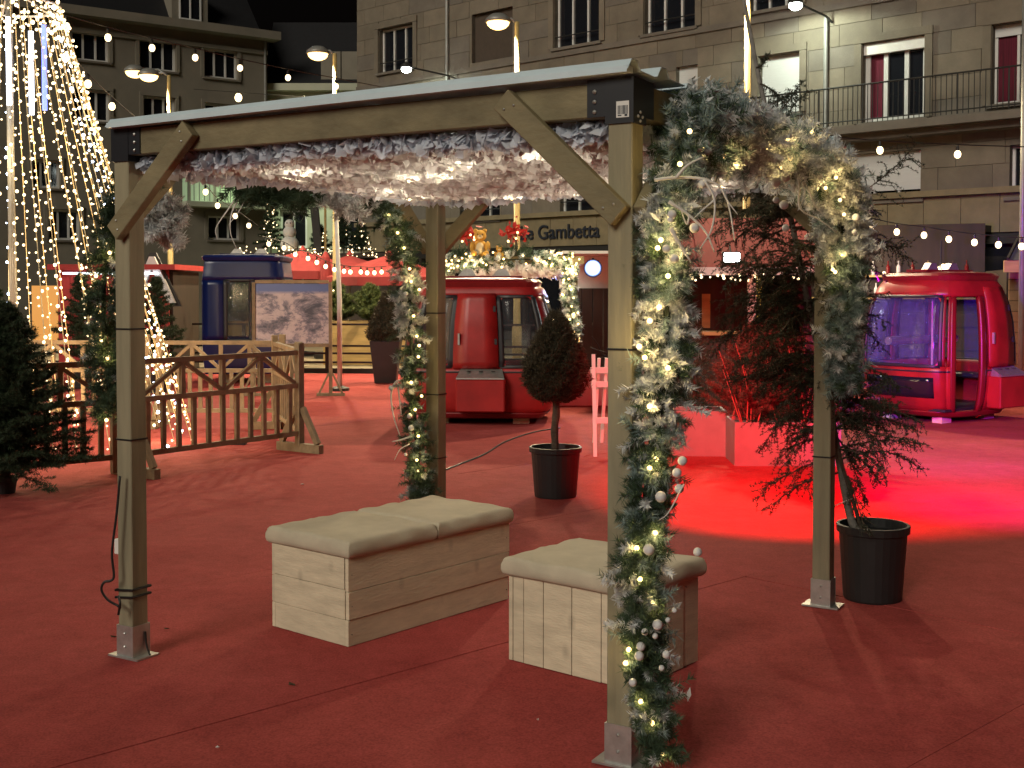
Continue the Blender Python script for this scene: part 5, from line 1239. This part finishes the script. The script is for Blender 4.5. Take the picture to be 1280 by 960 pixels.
# canopy the stage light hangs from
t = thing('stage_canopy', 'pale canopy with dark plank screen around the blue stage light', 'canopy', Vector((at(760, 335, 21.4).x, 21.6, 0)))
MB().box((.25, .5, 2.33), (2.1, 1.7, .05)).build('roof', WHITEP, t); MB().box((.25, 1.3, 2.0), (2.1, .04, .6)).build('back_board', WHITEP, t)
for x in (-.75, 1.25): MB().box((x, -.3, 1.16), (.08, .08, 2.3)).build('post', DARKW, t)
for k in range(10): MB().box((-.68+.2*k, 1.2, .85), (.185, .03, 1.7)).build('screen_plank', DARKW, t)
planter('low white trough with bare twigs behind the folding easel', Vector((1.15, 17.6, 0)), 0, 1.5, .4, .52, WHITEP, 'white_trough')
t = thing('bare_shrub', 'dark bare twigs in the low white trough', 'shrub', Vector((1.15, 17.3, 0)))
for k in range(16):
    p = Vector((random.uniform(-.5, .5), .3, .46)); e = p+Vector((random.uniform(-.35, .35), random.uniform(-.4, .05), random.uniform(.1, .55))); MB().tube(spline([p, (p+e)/2+Vector((0, 0, .1)), e], 6), .008, 5).build('twig', IRON, t)

# ------------------------------------------------------------------ red-roofed stall behind the planter
t = thing('market_stall', 'red roofed market stall with white fascia behind the red lit planter', 'market stall', Vector((3.3, 17.6, 0)), R(-3))
zr_ = 1.98; W2 = 1.35
mb = MB(); mb.add([(-W2, -.9, zr_), (W2, -.9, zr_), (W2, .3, zr_+.75), (-W2, .3, zr_+.75), (-W2, 1.5, zr_), (W2, 1.5, zr_)], [(0, 1, 2, 3), (3, 2, 5, 4), (0, 3, 4), (1, 5, 2)]); mb.build('roof', PARAS, t)
for k in range(9): MB().bar((-W2+.02+k*.335, -.91, zr_+.02), (-W2+.02+k*.335, .3, zr_+.77), .03, .03).build('roof_batten', PARAS, t)
MB().box((0, -.92, zr_-.05), (2*W2, .03, .11)).build('fascia', WHITEP, t)
for x in (-W2+.06, .06, W2-.06): MB().box((x, -.84, zr_/2), (.11, .11, zr_-.02)).build('post', mat('pink_white_post%d' % int(x*9), (.62, .44, .40), .6), t)
MB().box((0, -.8, .55), (2*W2-.3, .06, 1.0)).build('counter_front', DARKW, t); MB().box((0, -.75, 1.07), (2*W2-.2, .4, .05)).build('counter_top', PLANTW, t)
MB().box((0, 1.4, 1.0), (2*W2-.1, .05, 1.9)).build('back_wall', DARKW, t)
for k in range(7): MB().box((-1.1+.36*k, .9, 1.35), (.12, .08, random.uniform(.5, .8))).build('hanging_ware', random.choice([PLANTW, DARKW, BARK]), t)
q = MB()
for k in range(60): q.ball((random.uniform(-W2, W2), -.95+random.uniform(-.03, .03), zr_-.13+random.uniform(-.05, .04)), random.uniform(.010, .02), 6, 4)
stuff(q.build('eave_lights', BULBW, t))
FLW = glow('white_flood_lens', (.9, 1, .95), 40)
p = at(915, 322, 16.2); t = thing('flood_lamp', 'bright white flood lamp under the eave of the red roofed stall', 'lamp', p)
MB().box((0, .05, 0), (.24, .08, .16)).build('housing', BLACKM, t, bevel=.01); MB().box((0, .0, 0), (.20, .02, .12)).build('lens', FLW, t); MB().tube([(0, .06, .05), (0, .2, .18)], .012, 6).build('bracket', BLACKM, t)
lamp('flood_light', 'SPOT', p+Vector((0, -.05, 0)), 130, (.9, 1, .92), t, .08, p+Vector((-1, -4, -.2)), 150, .4)
t = thing('lit_sign', 'yellow lit panel standing beside the pink post of the red roofed stall', 'sign', Vector((at(942, 380, 17.2).x, 17.3, 0)))
MB().bar((0, 0, .9), (.06, 0, 2.0), .04, .17, up=(1, 0, 0)).build('panel', glow('yellow_panel', (.8, .55, .08), .5, True), t); MB().box((0, 0, .45), (.05, .05, .9)).build('leg', IRON, t)

# red stall with a big A at the left
t = thing('market_stall', 'red boarded stall with a large white letter behind the left pergola post', 'market stall', Vector((-7.55, 23.0, 0)))
for k in range(9): MB().box((-.95+.235*k, 0, 1.05), (.225, .04, 2.0)).build('board', REDB, t)
MB().box((.1, 1., 1.03), (2.0, 1.9, 2.0)).build('body', DARKW, t)
MB().box((0.02, .9, 2.1), (2.4, 2.3, .1)).build('roof', REDB, t)
MB().box((-.35, -.03, 1.45), (.22, .015, .16)).build('notice', WHITEP, t)
p = at(189, 348, 22.8)
la = text_part('A', 1.25, .04, WHITEP, t, (p.x+7.55, -.1, p.z-.08), name='letter'); lb_ = text_part('A', 1.25, .03, IRON, t, (p.x+7.55, -.03, p.z-.08), name='letter_backing')
lb_.data.transform(Matrix.Translation((p.x+7.55, 0, p.z-.08)) @ Matrix.Diagonal((1.22, 1, 1.16, 1)) @ Matrix.Translation((-(p.x+7.55), 0, -(p.z-.08))))
MB().tube([(-.9, -.2, 1.98), (.9, -.2, 1.98)], .02, 6).build('strip_light', glow('cool_strip', (.75, .9, 1), 4), t)
MB().box((-1.35, .1, 1.2), (.5, .05, 1.1)).build('lit_hatch', glow('amber_hatch', (.55, .26, .06), .8, True), t)

# chalet with standing seam roof at the right edge
t = thing('chalet', 'wooden chalet with grey ribbed metal roof at the right edge', 'chalet', Vector((9.6, 19.0, 0)), R(-12))
mb = MB(); mb.add([(-1.9, -1.0, 2.12), (2.2, -1.0, 2.12), (2.2, .7, 2.92), (-1.25, .7, 2.92)], [(0, 1, 2, 3)]); mb.build('roof', SEAM, t)
for k in range(11): a = -1.9+.40*k; MB().bar((a, -1.0, 2.14), (min(2.2, a+.66-.06*k), .7, 2.94), .035, .05).build('roof_seam', IRON, t)
MB().box((.15, -.95, 2.03), (4.2, .06, .18)).build('eave_board', PLANTW, t)
for k in range(12): MB().box((0.15, -.55, .1+.165*k), (3.9, .05, .155)).build('wall_board', mat('chalet_board%d' % k, (.20, .12, .06), .75, var=.2) if k == 0 else bpy.data.materials['chalet_board0'], t)
MB().box((.15, .6, 1.), (3.9, 1.9, 1.98)).build('body', DARKW, t)
# bar counter with bottles in front of the shop
t = thing('bar_counter', 'dark bar shelf with bottles and small lamps behind the violet lit cabin', 'bar', Vector((7.1, 24.2, 0)), R(-20))
MB().box((0, 0, .6), (4.2, .5, 1.2)).build('counter', DARKW, t); MB().box((0, .9, 1.5), (4.4, .08, 3.0)).build('back_wall', DARKW, t)
for z in (1.5, 1.95): MB().box((0, .75, z), (4.2, .25, .04)).build('shelf', PLANTW, t)
for z in (1.52, 1.97):
    for k in range(16):
        x = -1.9+.25*k+random.uniform(-.05, .05); MB().lathe([(.035, 0), (.04, .02), (.04, .17), (.013, .22), (.013, .29)], 8, (x, .72, z)).build('bottle', random.choice([GLASSD, TWIGW, PLANTW, REDD, BARK]), t)
for x in (-1.6, -.7, .3, 1.2): MB().ball((x, .3, 1.72+random.uniform(-.1, .3)), .035, 8, 6).build('lamp_bulb', BULBW, t)
lamp('bar_light', 'POINT', Vector((7.0, 24.2, 2.1)), 26, (1, .78, .5), t, .1)
# hanging heart-shaped lights
p = at(1177, 340, 21.5); t = thing('pendant_light', 'cluster of white globe lights hanging on a dark pole above the violet cabin', 'lamp', Vector((p.x, p.y, p.z)))
MB().tube([(0, .05, -1.6), (0, .05, .55)], .018, 6).build('pole', IRON, t)
for dx, dz in ((-.06, .05), (.04, 0), (-.02, -.07), (.03, .1)): MB().ball((dx, 0, dz), .045, 8, 6).build('globe', BULBW, t)

# ------------------------------------------------------------------ festoon strings
def festoon(label, pts, bulbs, r=.045, n=60, glowm=BULBW):
    pts = [Vector(p) for p in pts]; t = thing('festoon', label, 'string lights', pts[0], 0, 'festoon strings over the square')
    MB().tube(spline(pts, n), .007, 5).build('cable', CABLE, t, True)
    for p in bulbs:
        p = Vector(p); h = MB().lathe([(.018, .0), (.018, .06), (.012, .075)], 8, p+Vector((0, 0, r*.7))).build('holder', CABLE, t, True)
        MB().ball(p, (r*.85, r*.85, r), 10, 7).build('bulb', glowm, t, True, smooth=True)
def fest_px(label, px, D0, D1_, r0=.045, ends=((0, 0), (0, 0))):
    n = len(px); P = []
    for k, (x, y) in enumerate(px): P.append(at(x, y, D0+(D1_-D0)*k/(n-1)))
    c = [p+Vector((0, 0, .12)) for p in P]; c = [c[0]+(c[0]-c[1])*.7]+c+[c[-1]+(c[-1]-c[-2])*.7]
    festoon(label, c, P, r0)
fest_px('string of bulbs running from the light cone top to the right over the pergola', [(83,33),(135,47),(190,60),(244,72),(300,85),(360,97),(420,108),(485,120)], 13.2, 18.5)
fest_px('string of bulbs dropping from the light cone top behind the left pergola post', [(82,72),(110,105),(140,133),(172,160),(205,185),(235,215),(257,240),(272,257),(294,270),(311,282)], 13.2, 22, .05)
fest_px('string of bulbs in front of the red parasols', [(336,305),(355,310),(369,318),(385,323),(396,328),(407,333),(418,337),(430,339),(438,340),(451,340),(459,341),(468,341),(477,340)], 24, 26.5, .05)
fest_px('short string of bulbs between the two left street lamps', [(298,122),(380,128)], 28, 27.5, .1)
fest_px('string of bulbs crossing the corner building under its balcony', [(1002,180),(1100,188),(1197,193),(1294,196)], 15, 15, .05)
fest_px('string of bulbs in front of the red awning on the right', [(1058,275),(1089,283),(1121,290),(1155,294),(1186,299),(1218,303),(1248,306),(1277,308)], 17.5, 16.5, .05)

# ------------------------------------------------------------------ litter on the carpet, loose lead
DRY = mat('dry_leaf', (.06, .035, .015), .9); PAPER = mat('paper_scrap', (.6, .58, .56), .8)
for (px, py, mt, lab, s) in ((365, 857, DRY, 'brown dry leaf on the carpet in front of the long bench', .022), (208, 787, DRY, 'small dark leaf on the carpet right of the left post', .016), (272, 936, PAPER, 'white paper scrap on the carpet near the bottom edge', .012), (378, 606, PAPER, 'pale scrap on the carpet between the long bench and the barrier', .03), (142, 797, DRY, 'dry leaf touching the left side of the left post', .018), (672, 901, PAPER, 'tiny pale scrap in front of the square bench', .010)):
    p = G(px, py, .01); t = thing('litter', lab, 'litter', p, random.uniform(0, 6)); mb = MB()
    mb.add([(-s, 0, .004), (-.3*s, -.5*s, .006), (s, -.1*s, .012), (.4*s, .5*s, .004), (-.4*s, .4*s, .010), (0, 0, .002)], [(0, 1, 5), (1, 2, 5), (2, 3, 5), (3, 4, 5), (4, 0, 5)]); mb.build('scrap', mt, t)
cpts = [G(540, 594, .012), G(575, 580, .012), G(605, 568, .012), G(632, 552, .012), G(668, 540, .012), G(700, 535, .012)]
t = thing('floor_cable', 'dark cable lying on the carpet in front of the middle red cabin', 'cable', cpts[0]); MB().tube(spline(cpts, 40), .009, 6).build('lead', CABLE, t, True)
mb = MB(); t = thing('floor_box', 'small black socket box on the carpet behind the front barrier', 'box', G(296, 556)); MB().box((0, 0, .02), (.2, .1, .04)).build('case', CABLE, t)
